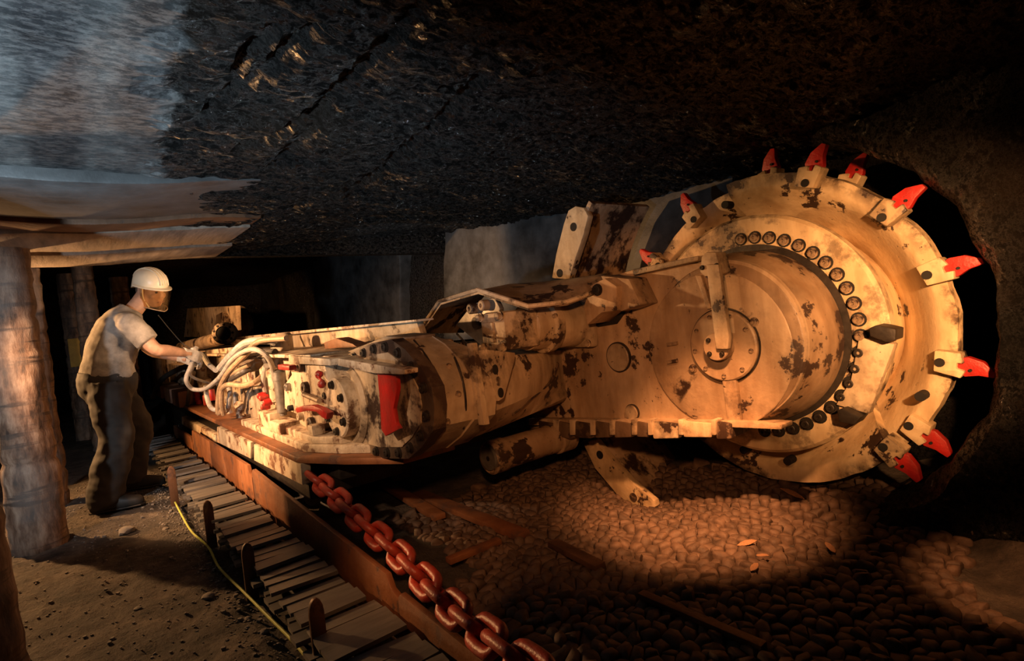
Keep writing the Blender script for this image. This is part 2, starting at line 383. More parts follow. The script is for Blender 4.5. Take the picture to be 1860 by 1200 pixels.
# smooth worked panels left standing in the coal face
def slab(pix, Y, d, nm):
    t = pixprism(pix, Y, d, .02); bmesh.ops.subdivide_edges(t, edges=t.edges, cuts=6, use_grid_fill=True)
    for v in t.verts: v.co.y += .025*fb((v.co.x*2, v.co.z*2, 1), 4)
    o = struct(nm, t, 'panel', 50); return o
slab([(568, 455), (724, 442), (728, 640), (572, 640)], 3.16, .2, 'trim_1')
slab([(806, 415), (1035, 365), (1060, 600), (806, 620)], 3.12, .2, 'trim_2')
slab([(1060, 360), (1330, 305), (1330, 560), (1060, 600)], 3.16, .2, 'trim_3')
# roof bars and boards on the smooth slab
def board(x0, x1, y0, y1, z0, z1, nm, mat='wood'):
    t = box(x0, x1, y0, y1, z0, z1, .01); bmesh.ops.subdivide_edges(t, edges=[e for e in t.edges if abs((e.verts[0].co-e.verts[1].co).y) > .5], cuts=24)
    for v in t.verts: v.co += Vector((.012*fb((v.co.y*3, x0, 1)), 0, .008*fb((v.co.y*3, x0, 5))+.05*sstep(.1, .9, v.co.y)))
    return struct(nm, t, mat)
board(-3.36, -2.62, -1.9, .75, 1.715, 1.79, 'trim_4', 'panel')
board(-3.62, -3.40, -1.9, .95, 1.70, 1.79, 'trim_5', 'rust')
board(-4.32, -3.66, -1.9, .95, 1.69, 1.79, 'trim_6')
board(-4.98, -4.38, -1.9, 1.0, 1.68, 1.79, 'trim_7')

# ------------------------------------------------------------------ shearer
SH = thing('coal_shearer', 'huge chipped cream coal cutting machine with spiked drum', 'mining machine', (-2.6, 1.6, 0))
# --- cutting drum
DR = obj('cutting_drum', lathe((AX, 2.58, AZ), (0, 1, 0), [(.40, .02), (.40, 0), (.56, 0), (.575, .015), (.575, .07), (.53, .10), (.50, .12), (.50, .62)], 96), 'drum', SH)
def vane(a0, span, y0, y1):
    prof = [(.48, .30), (.53, .235), (.58, .155), (.625, .085), (.665, .03), (.692, .004), (.705, .0), (.757, -.004), (.762, .05), (.71, .06), (.65, .12), (.58, .22), (.48, .36)]
    bm = NB(); rows = []; n = max(20, int(span/2.))
    for i in range(n+1):
        t = i/n; a = math.radians(a0-span*t); y = y0+(y1-y0)*t
        rows.append([bm.verts.new((AX+(r+(.008*fb((a*7, 3, a0), 3) if .7 < r else 0))*math.cos(a), y+h, AZ+.012+(r+(.008*fb((a*7, 3, a0), 3) if .7 < r else 0))*math.sin(a))) for r, h in prof])
    m = len(prof)
    for a, b in zip(rows, rows[1:]):
        for j in range(m): bm.faces.new((a[j], b[j], b[(j+1) % m], a[(j+1) % m]))
    bm.faces.new(rows[0]); bm.faces.new(rows[-1][::-1]); return bm
for a0, span, y0, y1 in ((99, 150, 2.665, 2.80), (-44, 140, 2.66, 2.80), (215, 132, 2.67, 2.84)):
    obj('spiral_vane', vane(a0, span, y0, y1), 'drum', DR, 40)
def polar(px, py, Y):
    p = onY(px, py, Y); return math.atan2(p.z-AZ-.012, p.x-AX)
TOOTH = [((1400, 330), 2.78, 0), ((1468, 335), 2.66, 1), ((1545, 330), 2.98, 0), ((1618, 385), 2.69, 1), ((1700, 495), 2.71, 1), ((1722, 658), 2.75, 1), ((1655, 770), 2.78, 1), ((1622, 820), 2.66, 1), ((1262, 392), 2.76, 1), ((1182, 470), 2.73, 1)]
for (px, py), Y, front in TOOTH:
    a = polar(px, py, Y); ca, sa = math.cos(a), math.sin(a)
    rd, tn = Vector((ca, 0, sa)), Vector((sa, 0, -ca)); c = Vector((AX, Y-.035, AZ+.012))
    P = lambda r, t, y=0.: c+rd*r+tn*t+Vector((0, y, 0))
    h = obj('pick_holder', prism([P(.69, -.045), P(.775, -.052), P(.79, -.012), P(.77, -.01), P(.77, .012), P(.80, .016), P(.79, .048), P(.70, .04)], (0, .085, 0), .006), 'drum', DR)
    rod(P(.715, .0, -.004), P(.715, .0, .02), .018, n=14, bm=(hb := NB())); obj('bore', hb, 'hole', DR)
    lean = .02
    pk = prism([P(.765, -.024, .02), P(.795, -.038, .02), P(.845, -.028, .02), P(.89, -.014+lean, .02), P(.888, .006+lean, .02), P(.84, .028, .02), P(.80, .042, .02), P(.765, .03, .02)], (0, .04, 0), .005)
    obj('cutting_pick', pk, 'red', DR)
    rod(P(.812, .012, .013), P(.812, .012, .03), .006, n=10, bm=(hb := NB())); obj('pin_hole', hb, 'hole', DR)
for px, py, Y in ((1322, 372, 2.72), (1675, 718, 2.735), (1355, 815, 2.70), (1435, 835, 2.68)):
    p = onY(px, py, Y); obj('bore', rod(p+Vector((0, -.03, 0)), p+Vector((0, .03, 0)), .02, n=14), 'hole', DR)
for k in range(42):
    a = math.radians(100-k*360/42+1)
    p = Vector((AX+.468*math.cos(a), 2.58, AZ+.468*math.sin(a)))
    if 95 < (math.degrees(a) % 360) < 268: continue
    obj('bolt_recess', lathe(p+Vector((0, -.003, 0)), (0, 1, 0), [(.031, 0), (.031, .01)], 16), 'hole', DR)
    bolt(DR, p+Vector((0, 0, 0)), (0, -1, 0), .019, .024, 'dirty' if -5 < math.degrees(a) else 'dark')
for q in ([(1578, 596), (1592, 590), (1627, 598), (1626, 618), (1612, 622), (1580, 610)], [(1520, 745), (1530, 742), (1563, 758), (1552, 772), (1524, 766)]):
    obj('nozzle_block', pixprism(q, 2.50, .1, .006), 'dark', DR)
obj('wear_plate', pixprism([(1560, 612), (1625, 625), (1578, 752), (1518, 735), (1545, 690)], 2.56, .05, .006), 'cream', DR)
# --- ranging arm
ARY = 2.30
def arc(cx, cz, r, a0, a1, n, Y): return [Vector((cx+r*math.cos(math.radians(a0+(a1-a0)*k/n)), Y, cz+r*math.sin(math.radians(a0+(a1-a0)*k/n)))) for k in range(n+1)]
t_ = onY(1150, 489, ARY); b_ = onY(960, 782, ARY)
outl = [Vector((-2.75, ARY, .36)), b_]+arc(AX, AZ, .372, -98, 98, 40, ARY)+[t_, Vector((-2.0, ARY, 1.20)), Vector((-2.75, ARY, 1.02))]
ARM = obj('ranging_arm', prism(outl, (0, .15, 0), .012), 'arm', SH)
obj('arm_end_dome', lathe((AX, ARY-.004, AZ-.005), (0, 1, 0), [(.0, 0), (.352, 0), (.362, .006), (.375, .03), (.398, .10), (.408, .17), (.41, .27), (.40, .28)], 96), 'dome', ARM)
obj('gap_shade_ring', lathe((AX, 2.572, AZ), (0, 1, 0), [(.405, .02), (.405, 0), (.436, 0), (.436, .02)], 96), 'dark', ARM)  # dark annulus painting the shade in the gap between dome and flange
obj('face_ring', lathe((-1.40, ARY-.010, .80), (0, 1, 0), [(.0, 0), (.352, 0), (.358, .004), (.358, .012)], 96), 'arm', ARM)
HB = onY(1318, 626, ARY)
obj('hub_cover', lathe((HB.x, ARY-.034, HB.z), (0, 1, 0), [(0, 0), (.155, 0), (.162, .006), (.162, .03)], 64), 'arm', ARM)
obj('cover_seam', lathe((HB.x, ARY-.016, HB.z), (0, 1, 0), [(.166, 0), (.169, .0), (.169, .01)], 64), 'dark', ARM)
obj('hub_cap', lathe((HB.x, ARY-.085, HB.z), (0, 1, 0), [(0, 0), (.058, 0), (.062, .004), (.062, .06)], 40), 'arm', ARM)
for k in range(4):
    a = math.radians(45+90*k); bolt(ARM, (HB.x+.043*math.cos(a), ARY-.085, HB.z+.043*math.sin(a)), (0, -1, 0), .009, .012)
for k in range(9):
    a = math.radians(70-k*40); bolt(ARM, (HB.x+.138*math.cos(a), ARY-.034, HB.z+.138*math.sin(a)), (0, -1, 0), .009, .007, 'dirty')
for px, py in ((1373, 584), (1262, 668)): p = onY(px, py, ARY); bolt(ARM, p+Vector((0, -.012, 0)), (0, -1, 0), .016, .016, 'dirty')
obj('water_pipe_strap', pixprism([(1282, 480), (1305, 480), (1324, 612), (1322, 634), (1300, 634), (1298, 616)], ARY-.105, .028, .006), 'cream', ARM)
obj('strap_bracket', pixprism([(1271, 494), (1274, 466), (1282, 458), (1300, 458), (1310, 494), (1301, 500), (1280, 502)], ARY-.09, .085, .006), 'cream', ARM)
for px, py in ((1276, 486), (1302, 482)): bolt(ARM, onY(px, py, ARY-.09), (0, -1, 0), .009, .012)
obj('strap_bar', pixprism([(1262, 500), (1273, 500), (1292, 560), (1284, 562)], ARY-.03, .03, .004), 'arm', ARM)
obj('lower_rib', pixprism([(1311, 690), (1337, 690), (1347, 776), (1323, 778)], ARY-.03, .03, .006), 'arm', ARM)
for px, py, r in ((1125, 648, .079), (1150, 748, .042)):
    p = onY(px, py, ARY)
    obj('plug_seat', lathe((p.x, ARY-.012, p.z), (0, 1, 0), [(r*1.04, 0), (r*1.04, .02)], 40), 'dark', ARM)
    obj('inspection_plug', lathe((p.x, ARY-.020, p.z), (0, 1, 0), [(0, 0), (r*.9, 0), (r*.96, .004), (r*.96, .02)], 40), 'cream', ARM)
for y0 in (620, 652):
    obj('small_handle', pixprism([(1210, y0+3), (1228, y0), (1229, y0+6), (1211, y0+9)], ARY-.025, .02, .002), 'dirty', ARM)
obj('top_rail', pixprism([(1148, 489), (1268, 464), (1268, 473), (1150, 500)], ARY-.05, .1, .006), 'cream', ARM)
# row of pads along the lower edge of the arm
edges = [975, 1008, 1038, 1075, 1110, 1150, 1180, 1235, 1295, 1330]
for a, b in zip(edges, edges[1:]):
    obj('lower_pad', pixprism([(a+2, 764), (b-2, 769), (b-2, 795+random.uniform(-1, 4)), (a+6, 795+random.uniform(-2, 3))], ARY-.06, .2, .01), 'greasy' if b-a < 54 else 'cream', ARM)
for a in edges[1:-1]:
    obj('pad_divider', pixprism([(a-4, 762), (a+5, 763), (a+5, 790), (a-3, 790)], ARY-.07, .06, .004), 'cream', ARM)
obj('lower_flange', pixprism([(960, 760), (1340, 765), (1420, 772), (1420, 780), (1330, 776), (960, 772)], ARY-.05, .1, .004), 'arm', ARM)
# bracket box at the motor
obj('bracket', pixprism([(1068, 520), (1098, 505), (1120, 520), (1118, 564), (1092, 568), (1066, 590), (1060, 560)], 2.12, .2, .008), 'arm', ARM)
obj('bracket_hood', pixprism([(1090, 500), (1142, 506), (1164, 553), (1126, 566), (1114, 530), (1098, 516)], 2.16, .16, .008), 'dirty', ARM)
bolt(ARM, onY(1086, 526, 2.12), (0, -1, 0), .025, .02)
obj('slot', pixprism([(1078, 572), (1100, 566), (1136, 566), (1120, 588), (1085, 594)], ARY-.008, .02, .002), 'hole', ARM)
# --- motor across the arm
mp = onY(1050, 592, ARY); MX, MZ = mp.x, mp.z+.03
MO = obj('drive_motor', lathe((MX, ARY-.04, MZ), (0, -1, 0), [(.0, 0), (.142, 0), (.142, .06), (.136, .07), (.136, .20), (.15, .205), (.15, .25), (.128, .26), (.122, .36), (.10, .37)], 48), 'cream', SH)
obj('flange_plate', box(MX-.15, MX+.15, ARY-.06, ARY, MZ-.15, MZ+.15, .02), 'cream', MO)
obj('end_block', box(MX-.105, MX+.105, ARY-.62, ARY-.38, MZ-.10, MZ+.10, .03), 'cream', MO)
obj('cover_plate', box(MX-.075, MX+.02, ARY-.632, ARY-.60, MZ-.055, MZ+.05, .01), 'cream', MO)
for sx in (-1, 1):
    for sz in (-1, 1):
        bolt(MO, (MX+sx*.082, ARY-.62, MZ+sz*.078), (0, -1, 0), .018, .03, 'cream', socket=False)
        bolt(MO, (MX+sx*.125, ARY-.06, MZ+sz*.125), (0, -1, 0), .016, .02, 'cream', socket=False)
for k in range(8):
    a = math.radians(20+45*k); bolt(MO, (MX+.138*math.cos(a), ARY-.29, MZ+.138*math.sin(a)), (0, -1, 0), .012, .02, 'cream')
# --- gearbox housing
GY = 1.10
flo = [(590, 662), (630, 644), (675, 623), (710, 616), (735, 634), (766, 669), (784, 704), (789, 739), (787, 781), (766, 812), (742, 833), (693, 832), (647, 818), (612, 793), (595, 753)]
FL = [onY(x, y, GY) for x, y in flo]
cen = sum(FL, Vector())/len(FL)
def sec(Y, k, xr, zt=None):
    out = []
    mx = max(p.x for p in FL)
    for p in FL:
        q = cen+(p-cen)*k; q.y = Y
        if q.x > cen.x: q.x = cen.x+(q.x-cen.x)*((xr-cen.x)/((mx-cen.x)*k))
        if zt: q.z = min(q.z, zt+.10*max(0, (cen.x-q.x)))
        out.append(q)
    return out
mxr = max(p.x for p in FL)
def shell(secs):
    bm = NB(); R = [[bm.verts.new(p) for p in s] for s in secs]; n = len(R[0])
    bm.faces.new(R[0]); bm.faces.new(R[-1][::-1])
    for a, b in zip(R, R[1:]):
        for k in range(n): bm.faces.new((a[k], a[(k+1) % n], b[(k+1) % n], b[k]))
    return bm
GB = obj('gearbox_housing', shell([sec(1.14, .97, mxr-.02), sec(1.30, .985, mxr-.015), sec(1.302, .995, mxr+.0), sec(1.42, .995, mxr-.01, .93), sec(1.425, .97, mxr-.05, .90), sec(1.62, .95, mxr-.13, .86), sec(1.9, .90, mxr-.26, .83), sec(2.34, .80, -2.44, .80)]), 'cream', SH, 25)
obj('bolted_flange', bev(shell([FL, [p+Vector((0, .06, 0)) for p in FL]]), w=.012), 'greasy', GB)
inner = []
for p in FL: q = cen+(p-cen)*.80; q.y = GY-.006; inner.append(q)
obj('end_cover', bev(shell([inner, [p+Vector((0, .03, 0)) for p in inner]]), w=.006), 'cream', GB)
per = FL+[FL[0]]; L = [0]
for a, b in zip(per, per[1:]): L.append(L[-1]+(b-a).length)
for k in range(22):
    s = L[-1]*k/22; i = max(j for j in range(len(L)) if L[j] <= s+1e-6); i = min(i, len(per)-2)
    p = per[i].lerp(per[i+1], (s-L[i])/(L[i+1]-L[i])); p = cen+(p-cen)*.895; p.y = GY
    bolt(GB, p, (0, -1, 0), .019, .018)
BC = onY(640, 735, GY)
obj('bearing_ring', lathe((BC.x, GY, BC.z), (0, -1, 0), [(.205, 0), (.205, .012), (.185, .03), (.165, .03), (.16, .02)], 48), 'cream', GB)
cap = obj('bearing_cap', lathe((BC.x, GY, BC.z), (0, -1, 0), [(.152, 0), (.152, .082), (.144, .09), (0, .09)], 48), 'white', GB)
for k in range(6):
    a = math.radians(30+60*k); bolt(GB, (BC.x+.118*math.cos(a), GY-.09, BC.z+.118*math.sin(a)), (0, -1, 0), .018, .02)
obj('red_flap', pixprism([(685, 677), (719, 683), (721, 705), (714, 742), (718, 768), (725, 779), (700, 792), (692, 780), (690, 735)], 1.03, .02, .004), 'red', GB)
obj('guard_strap', pixprism([(576, 650), (588, 646), (735, 671), (735, 680), (680, 678), (576, 656)], 1.0, .06, .004), 'white', GB)
# lug plate, ribs and tie bar on the side of the housing that faces the drum
from mathutils.bvhtree import BVHTree
GT = BVHTree.FromPolygons([v.co for v in GB.data.vertices], [tuple(p.vertices) for p in GB.data.polygons])
def hit(px, py):
    d = ray(px, py).normalized(); h = GT.ray_cast(CC, d); return (h[0], h[1]) if h[0] is not None else (onY(px, py, 1.6), Vector((1, 0, 0)))
def patch(pix, out, th, mat, nm, b=.005):
    cx = sum(q[0] for q in pix)/len(pix); cy = sum(q[1] for q in pix)/len(pix); c, n = hit(cx, cy)
    if n.dot(ray(cx, cy)) > 0: n = -n
    c = c+n*out; P = []
    for q in pix: d = ray(*q); P.append(CC+d*((c-CC).dot(n)/d.dot(n)))
    return obj(nm, prism(P, -n*th, b), mat, GB), n
lg, ln = patch([(884, 634), (936, 640), (935, 655), (916, 722), (907, 728), (896, 705)], .035, .07, 'cream', 'lug_plate')
for px, py, r, m in ((899, 671, .022, 'hole'), (905, 692, .021, 'cream'), (909, 713, .022, 'hole')):
    p = hit(px, py)[0]; q_ = max((v.co for v in lg.data.vertices), key=lambda v: v.dot(ln)); d_ = ray(px, py); p = CC+d_*((q_-CC).dot(ln)/d_.dot(ln)); obj('lug_hole', rod(p-ln*.03, p+ln*.004, r, n=16), m, GB)
patch([(858, 622), (867, 622), (890, 770), (880, 772)], .02, .04, 'cream', 'vertical_rib', .004)
for pp in ([(806, 618), (826, 650), (840, 690), (846, 735), (842, 778)], [(752, 618), (776, 650), (796, 690), (800, 740), (794, 790)], [(830, 606), (858, 640), (872, 700), (874, 760)]):
    obj('side_seam', tube([hit(*q)[0] for q in pp], .0055, 6), 'dark', GB)
obj('grease_lip', tube([hit(*q)[0] for q in ((930, 752), (965, 722), (1000, 690), (1012, 660))], .012, 8), 'greasy', GB)
for q in ((815, 665), (832, 715), (812, 765), (840, 625)):
    h, n = hit(*q); bolt(GB, h, n, .011, .010, 'dirty')
# --- canopy over the motor
A_ = [onY(x, y, Y) for x, y, Y in ((762, 600, 1.72), (798, 547, 1.72), (868, 526, 1.72), (905, 538, 1.74), (960, 556, 1.78), (1030, 548, 1.95), (1085, 528, 2.14))]
B_ = [onY(x, y, Y) for x, y, Y in ((838, 602, 2.15), (852, 560, 2.2), (885, 524, 2.26), (935, 517, 2.28), (1000, 510, 2.29), (1060, 502, 2.29), (1112, 494, 2.3))]
bm = NB(); rows = []
for k in range(7):
    t = k/6; rows.append([bm.verts.new(a.lerp(b, t)+Vector((0, 0, (.03*math.sin(math.pi*t) if i > 2 else 0)))) for i, (a, b) in enumerate(zip(A_, B_))])
for a, b in zip(rows, rows[1:]):
    for j in range(6): bm.faces.new((a[j], a[j+1], b[j+1], b[j]))
bmesh.ops.recalc_face_normals(bm, faces=bm.faces)
bmesh.ops.solidify(bm, geom=bm.faces[:], thickness=.022)
obj('motor_canopy', bm, 'dirty', SH, 30)
obj('canopy_edge', tube(A_, .012, 8, 1), 'cream', bpy.data.objects['motor_canopy'])
VB = obj('valve_plate', pixprism([(828, 590), (858, 552), (898, 540), (908, 560), (900, 612), (880, 632)], 1.80, .03, .005), 'steel', SH)
for px, py in ((861, 560), (882, 554)):
    p = onY(px, py, 1.79); obj('hose_fitting', lathe(p, (0, -1, 0), [(.03, -.02), (.03, .03), (.024, .035), (.012, .035), (.012, .02)], 20), 'dirty', VB)
p = onY(868, 586, 1.79); obj('lamp_socket', lathe(p, (0, -1, 0), [(.034, -.02), (.034, .02), (.02, .02)], 20), 'dark', VB)
# --- jack under the arm
JX, JZ = onY(887, 832, 1.75).x, onY(887, 832, 1.75).z
JK = obj('support_jack', lathe((JX, 1.75, JZ), (0, 1, 0), [(0, .012), (.07, .012), (.085, 0), (.095, .01), (.095, .10), (.088, .11), (.088, .5), (.10, .51), (.10, .62)], 32), 'dirty', SH)
obj('jack_cap', lathe((JX, 1.745, JZ), (0, 1, 0), [(0, 0), (.068, 0), (.07, .02)], 24), 'steel', JK)
obj('jack_bore', lathe((JX+.005, 1.742, JZ), (0, 1, 0), [(0, 0), (.014, 0), (.014, .02)], 12), 'hole', JK)
# --- cowl
CWY = 2.47
def cring(px): return [onY(x, y, CWY) for x, y in px]
CW = obj('cowl', prism(cring([(1002, 505), (1010, 460), (1024, 405), (1032, 382), (1045, 374), (1060, 377), (1068, 392), (1060, 425), (1045, 470), (1034, 508)]), (0, .05, 0), .008), 'drum', SH)
r0 = 1.27
def cowl_sheet(a0, a1, r, y0, y1):
    bm = NB(); n = 30; F = [[], [], [], []]
    for i in range(n+1):
        a = math.radians(a0+(a1-a0)*i/n)
        for k, (rr, y) in enumerate(((r, y0), (r, y1), (r+.03, y1), (r+.03, y0))): F[k].append(bm.verts.new((AX+rr*math.cos(a), y, AZ+rr*math.sin(a))))
    for i in range(n):
        for k in range(4): bm.faces.new((F[k][i], F[k][i+1], F[(k+1) % 4][i+1], F[(k+1) % 4][i]))
    bm.faces.new([F[k][0] for k in range(4)]); bm.faces.new([F[k][-1] for k in range(4)][::-1]); return bm
obj('cowl_sheet', cowl_sheet(137, 232, 1.20, CWY+.025, 3.05), 'arm', CW)
obj('cowl_foot', prism(cring([(1056, 800), (1082, 800), (1112, 838), (1150, 878), (1188, 910), (1190, 920), (1178, 934), (1165, 930), (1122, 900), (1080, 850)]), (0, .05, 0), .008), 'drum', CW)
for px, py, m in ((1041, 412, 'hole'), (1016, 496, 'hole'), (1089, 826, 'hole'), (1150, 903, 'dirty')):
    p = onY(px, py, CWY-.004); obj('cowl_bore', lathe(p, (0, 1, 0), [(0, 0), (.026, 0), (.026, .03)], 20), m, CW)
# --- skid frame and decks
SK = obj('skid_frame', box(-8.6, -2.95, .90, 1.45, .18, .30, .02), 'dark', SH)
for q in ([(330, 756), (391, 790), (391, 806), (330, 770)], [(394, 775), (455, 803), (455, 833), (394, 803)], [(461, 806), (546, 842), (549, 881), (461, 836)]):
    obj('side_panel', pixprism(q, .85, .05, .006), 'white', SK)
def deck(pts, z0, z1, mat, nm, par=SK): return obj(nm, prism([Vector((x, y, z0)) for x, y in pts], (0, 0, z1-z0), .01), mat, par)
deck([(-6.6, .84), (-2.90, .84), (-2.62, .98), (-2.35, 1.16), (-2.35, 1.45), (-6.6, 1.45)], .405, .44, 'orange_rust', 'deck_plate')
deck([(-4.3, .90), (-2.95, .90), (-2.72, 1.0), (-2.5, 1.15), (-2.5, 1.4), (-4.3, 1.4)], .44, .485, 'white', 'deck_slab')
deck([(-3.35, .93), (-2.9, .93), (-2.72, 1.02), (-2.72, 1.3), (-3.35, 1.3)], .485, .525, 'white', 'deck_block')
deck([(-3.9, .92), (-3.62, .92), (-3.62, 1.1), (-3.9, 1.1)], .485, .58, 'white', 'clamp_block')
deck([(-3.55, .90), (-3.35, .90), (-3.35, 1.02), (-3.55, 1.02)], .485, .55, 'white', 'clamp_block')
deck([(-2.95, .93), (-2.88, .93), (-2.88, 1.0), (-2.95, 1.0)], .525, .58, 'white', 'stop_block')
deck([(-8.6, .95), (-2.75, 1.0), (-2.75, 1.9), (-8.6, 1.9)], .30, .40, 'dark', 'chassis', SK)
for x in (-8.0, -7.2, -6.6): deck([(x-.25, .80), (x+.2, .80), (x+.2, 1.0), (x-.25, 1.0)], .42, .58, 'orange_rust', 'step_block')
# --- control bay
BY = obj('control_bay', box(-8.8, -2.96, 1.12, 1.9, .42, .93, .02), 'white', SH)
def bayp(pix, Y, d, mat, nm, b=.005): return obj(nm, pixprism(pix, Y, d, b), mat, BY)
bayp([(524, 645), (600, 652), (600, 664), (524, 660)], .96, .3, 'white', 'top_ledge')
bayp([(525, 662), (590, 664), (598, 700), (592, 768), (575, 786), (545, 770), (540, 752), (517, 742), (516, 700), (530, 680)], 1.0, .1, 'white', 'end_plate')
for px, py, r, m in ((559, 704, .036, 'dirty'), (527, 702, .024, 'steel'), (532, 740, .018, 'hole'), (550, 755, .022, 'white'), (570, 770, .042, 'dirty'), (551, 665, .03, 'rust')):
    p = onY(px, py, 1.0); obj('round_boss', lathe(p+Vector((0, .005, 0)), (0, -1, 0), [(r, 0), (r, .03), (r*.85, .035), (r*.4, .035), (r*.35, .025)], 24), m, BY)
obj('lock_lever', tube([onY(552, 716, .97), onY(580, 728, .97)], .014, 8, 4), 'dirty', BY)
obj('red_hand_lever', pixprism([(536, 741), (548, 737), (566, 736), (582, 742), (594, 750), (592, 762), (584, 758), (574, 748), (558, 746), (538, 750)], .93, .035, .006), 'red', BY)
obj('red_valve_knob', tube([onY(582, 674, .98), onY(579, 684, .97), onY(585, 692, .97), onY(584, 701, .97)], lambda t: .014+.008*math.sin(t*9), 10, 5), 'red', BY)
obj('red_tap_handle', pixprism([(504, 662), (525, 664), (525, 673), (505, 671)], .93, .04, .006), 'red', BY)
for (x, y) in ((481, 722), (488, 730), (484, 738), (477, 718)):
    p = onY(x, y, .95); obj('red_fitting', lathe(p, (0, -1, 0), [(.02, -.02), (.024, 0), (.018, .03), (.01, .035)], 12), 'red', BY)
for x, y, r, hgt, m in ((366, 672, .05, .22, 'white'), (372, 700, .055, .12, 'white'), (352, 690, .06, .25, 'steel'), (416, 740, .03, .16, 'white'), (428, 727, .022, .1, 'steel'), (437, 748, .035, .14, 'white'), (500, 700, .04, .2, 'white'), (486, 696, .035, .2, 'white'), (510, 712, .035, .25, 'steel')):
    p = onY(x, y, 1.0); obj('valve_cylinder', lathe(p-Vector((0, 0, hgt/2)), (0, 0, 1), [(r*.6, -.02), (r*.6, 0), (r, 0), (r, hgt*.8), (r*1.15, hgt*.8), (r*1.15, hgt), (r*.5, hgt+.02)], 20), m, BY)
for q, m in (([(436, 706), (452, 704), (462, 730), (458, 752), (440, 752)], 'cream'), ([(452, 702), (496, 704), (500, 740), (478, 762), (455, 758)], 'cream'), ([(300, 660), (330, 664), (330, 720), (306, 712)], 'white'), ([(332, 680), (345, 676), (352, 742), (338, 738)], 'steel'), ([(356, 668), (366, 664), (374, 730), (366, 744), (358, 728)], 'white'), ([(372, 636), (425, 630), (428, 640), (374, 648)], 'white'), ([(400, 646), (432, 640), (432, 664), (412, 668)], 'cream'), ([(448, 660), (462, 652), (466, 672), (454, 676)], 'cream'), ([(306, 690), (322, 690), (322, 716), (308, 716)], 'orange_rust'), ([(470, 742), (516, 745), (520, 768), (474, 766)], 'dirty')):
    bayp(q, 1.02, .12, m, 'valve_body')
for x, y in ((362, 735), (374, 726), (385, 717), (366, 748), (358, 720)):
    p = onY(x, y, .96); obj('red_sleeve', lathe(p-Vector((0, 0, .05)), (0, 0, 1), [(.02, 0), (.026, .01), (.026, .09), (.02, .1)], 12), 'red', BY)
def hose(pix, r, mat, Y=.86):
    pts = [onY(x, y, q[0] if (q := rest) else Y) for x, y, *rest in pix]
    return obj('hose', tube(pts, r, 10, 6), mat, BY)
hose([(374, 700, .82), (376, 720, .82), (382, 738, .82), (392, 744, .84), (402, 738, .9)], .018, 'hose')
hose([(402, 742, .84), (396, 750, .82), (397, 720, .82), (402, 698, .82), (418, 672, .84), (445, 645, .88), (470, 620, .96), (520, 614, 1.05)], .018, 'hose_tan')
hose([(406, 752, .84), (402, 730, .82), (404, 706, .82), (416, 698, .82), (440, 700, .86), (462, 694, .9), (480, 680, .98)], .018, 'hose_tan')
hose([(410, 690, .85), (430, 674, .87), (452, 662, .92)], .016, 'hose_tan')
hose([(398, 700, .86), (412, 692, .86), (436, 678, .88), (455, 668, .94)], .022, 'hose_dark')
hose([(400, 668, .84), (420, 645, .87), (448, 622, .93), (490, 618, 1.02), (500, 622, 1.05)], .026, 'hose')
hose([(408, 676, .86), (430, 655, .89), (460, 640, .95), (500, 640, 1.04)], .026, 'hose_dark')
hose([(425, 660, .9), (450, 648, .94), (480, 650, 1.0), (488, 680, 1.02)], .02, 'hose_dark')
hose([(484, 664, .96), (480, 690, .96), (484, 712, .98)], .022, 'hose')
hose([(370, 645, .86), (378, 660, .86), (392, 672, .86)], .02, 'hose')
hose([(278, 722, .74), (286, 700, .78), (300, 684, .82), (330, 668, .88), (352, 664, .93), (372, 660, .98)], .028, 'hose_dark')
hose([(416, 700, .9), (418, 722, .9), (412, 745, .9), (402, 748, .9)], .018, 'hose')
hose([(340, 735, .86), (346, 700, .86), (352, 676, .86)], .018, 'hose_dark')
# --- upper works
UP = obj('top_cover', pixprism([(520, 606), (756, 582), (764, 606), (700, 618), (600, 640), (532, 642)], 1.42, .04, .006), 'cream', SH)
obj('cover_lip', pixprism([(430, 612), (520, 603), (756, 580), (757, 584), (520, 608), (430, 616)], 1.36, .10, .002), 'white', UP)
obj('cover_stay', tube([onY(520, 607, 1.30), onY(534, 642, 1.30)], .014, 8, 2), 'white', UP)
p = onY(512, 627, 1.15); obj('filter_can', lathe(p-Vector((0, 0, .085)), (0, 0, 1), [(.07, 0), (.075, .01), (.075, .15), (.06, .17)], 28), 'white', UP)
obj('rusty_clamp', pixprism([(588, 622), (610, 614), (640, 624), (648, 630), (612, 632), (590, 634)], 1.2, .08, .006), 'orange_rust', UP)
obj('bay_roof', box(-6.6, -2.9, .97, 1.5, .925, .945, .004), 'white', UP)
obj('housing_roof', prism([onY(x, y, 1.16) for x, y in ((600, 650), (640, 634), (700, 610), (735, 612), (735, 640), (600, 664))], (0, .16, 0), .008), 'dirty', UP)
RE = obj('rear_arm', tube([onY(330, 632, 1.3), onY(410, 612, 1.5)], .085, 16, 2), 'cream', SH)
p = onY(409, 605, 1.45)
obj('rear_flange', lathe(p, (.85, -.5, 0), [(.13, -.05), (.13, .05), (.12, .06), (.085, .06), (.08, .0)], 28), 'cream', RE)
for k in range(9):
    a = 2*math.pi*k/9; u = Vector((.5, .85, 0)).normalized(); w = Vector((0, 0, 1))
    bolt(RE, p+Vector((.85, -.5, 0)).normalized()*.06+(u*math.cos(a)+w*math.sin(a))*.104, (.85, -.5, 0), .012, .012)
obj('rear_bore', lathe(p+Vector((.85, -.5, 0)).normalized()*.03, (.85, -.5, 0), [(.08, 0), (.08, .01)], 20), 'hole', RE)
obj('rear_plate', pixprism([(340, 560), (428, 555), (430, 600), (395, 612), (334, 612)], 1.75, .06, .01), 'cream', RE)
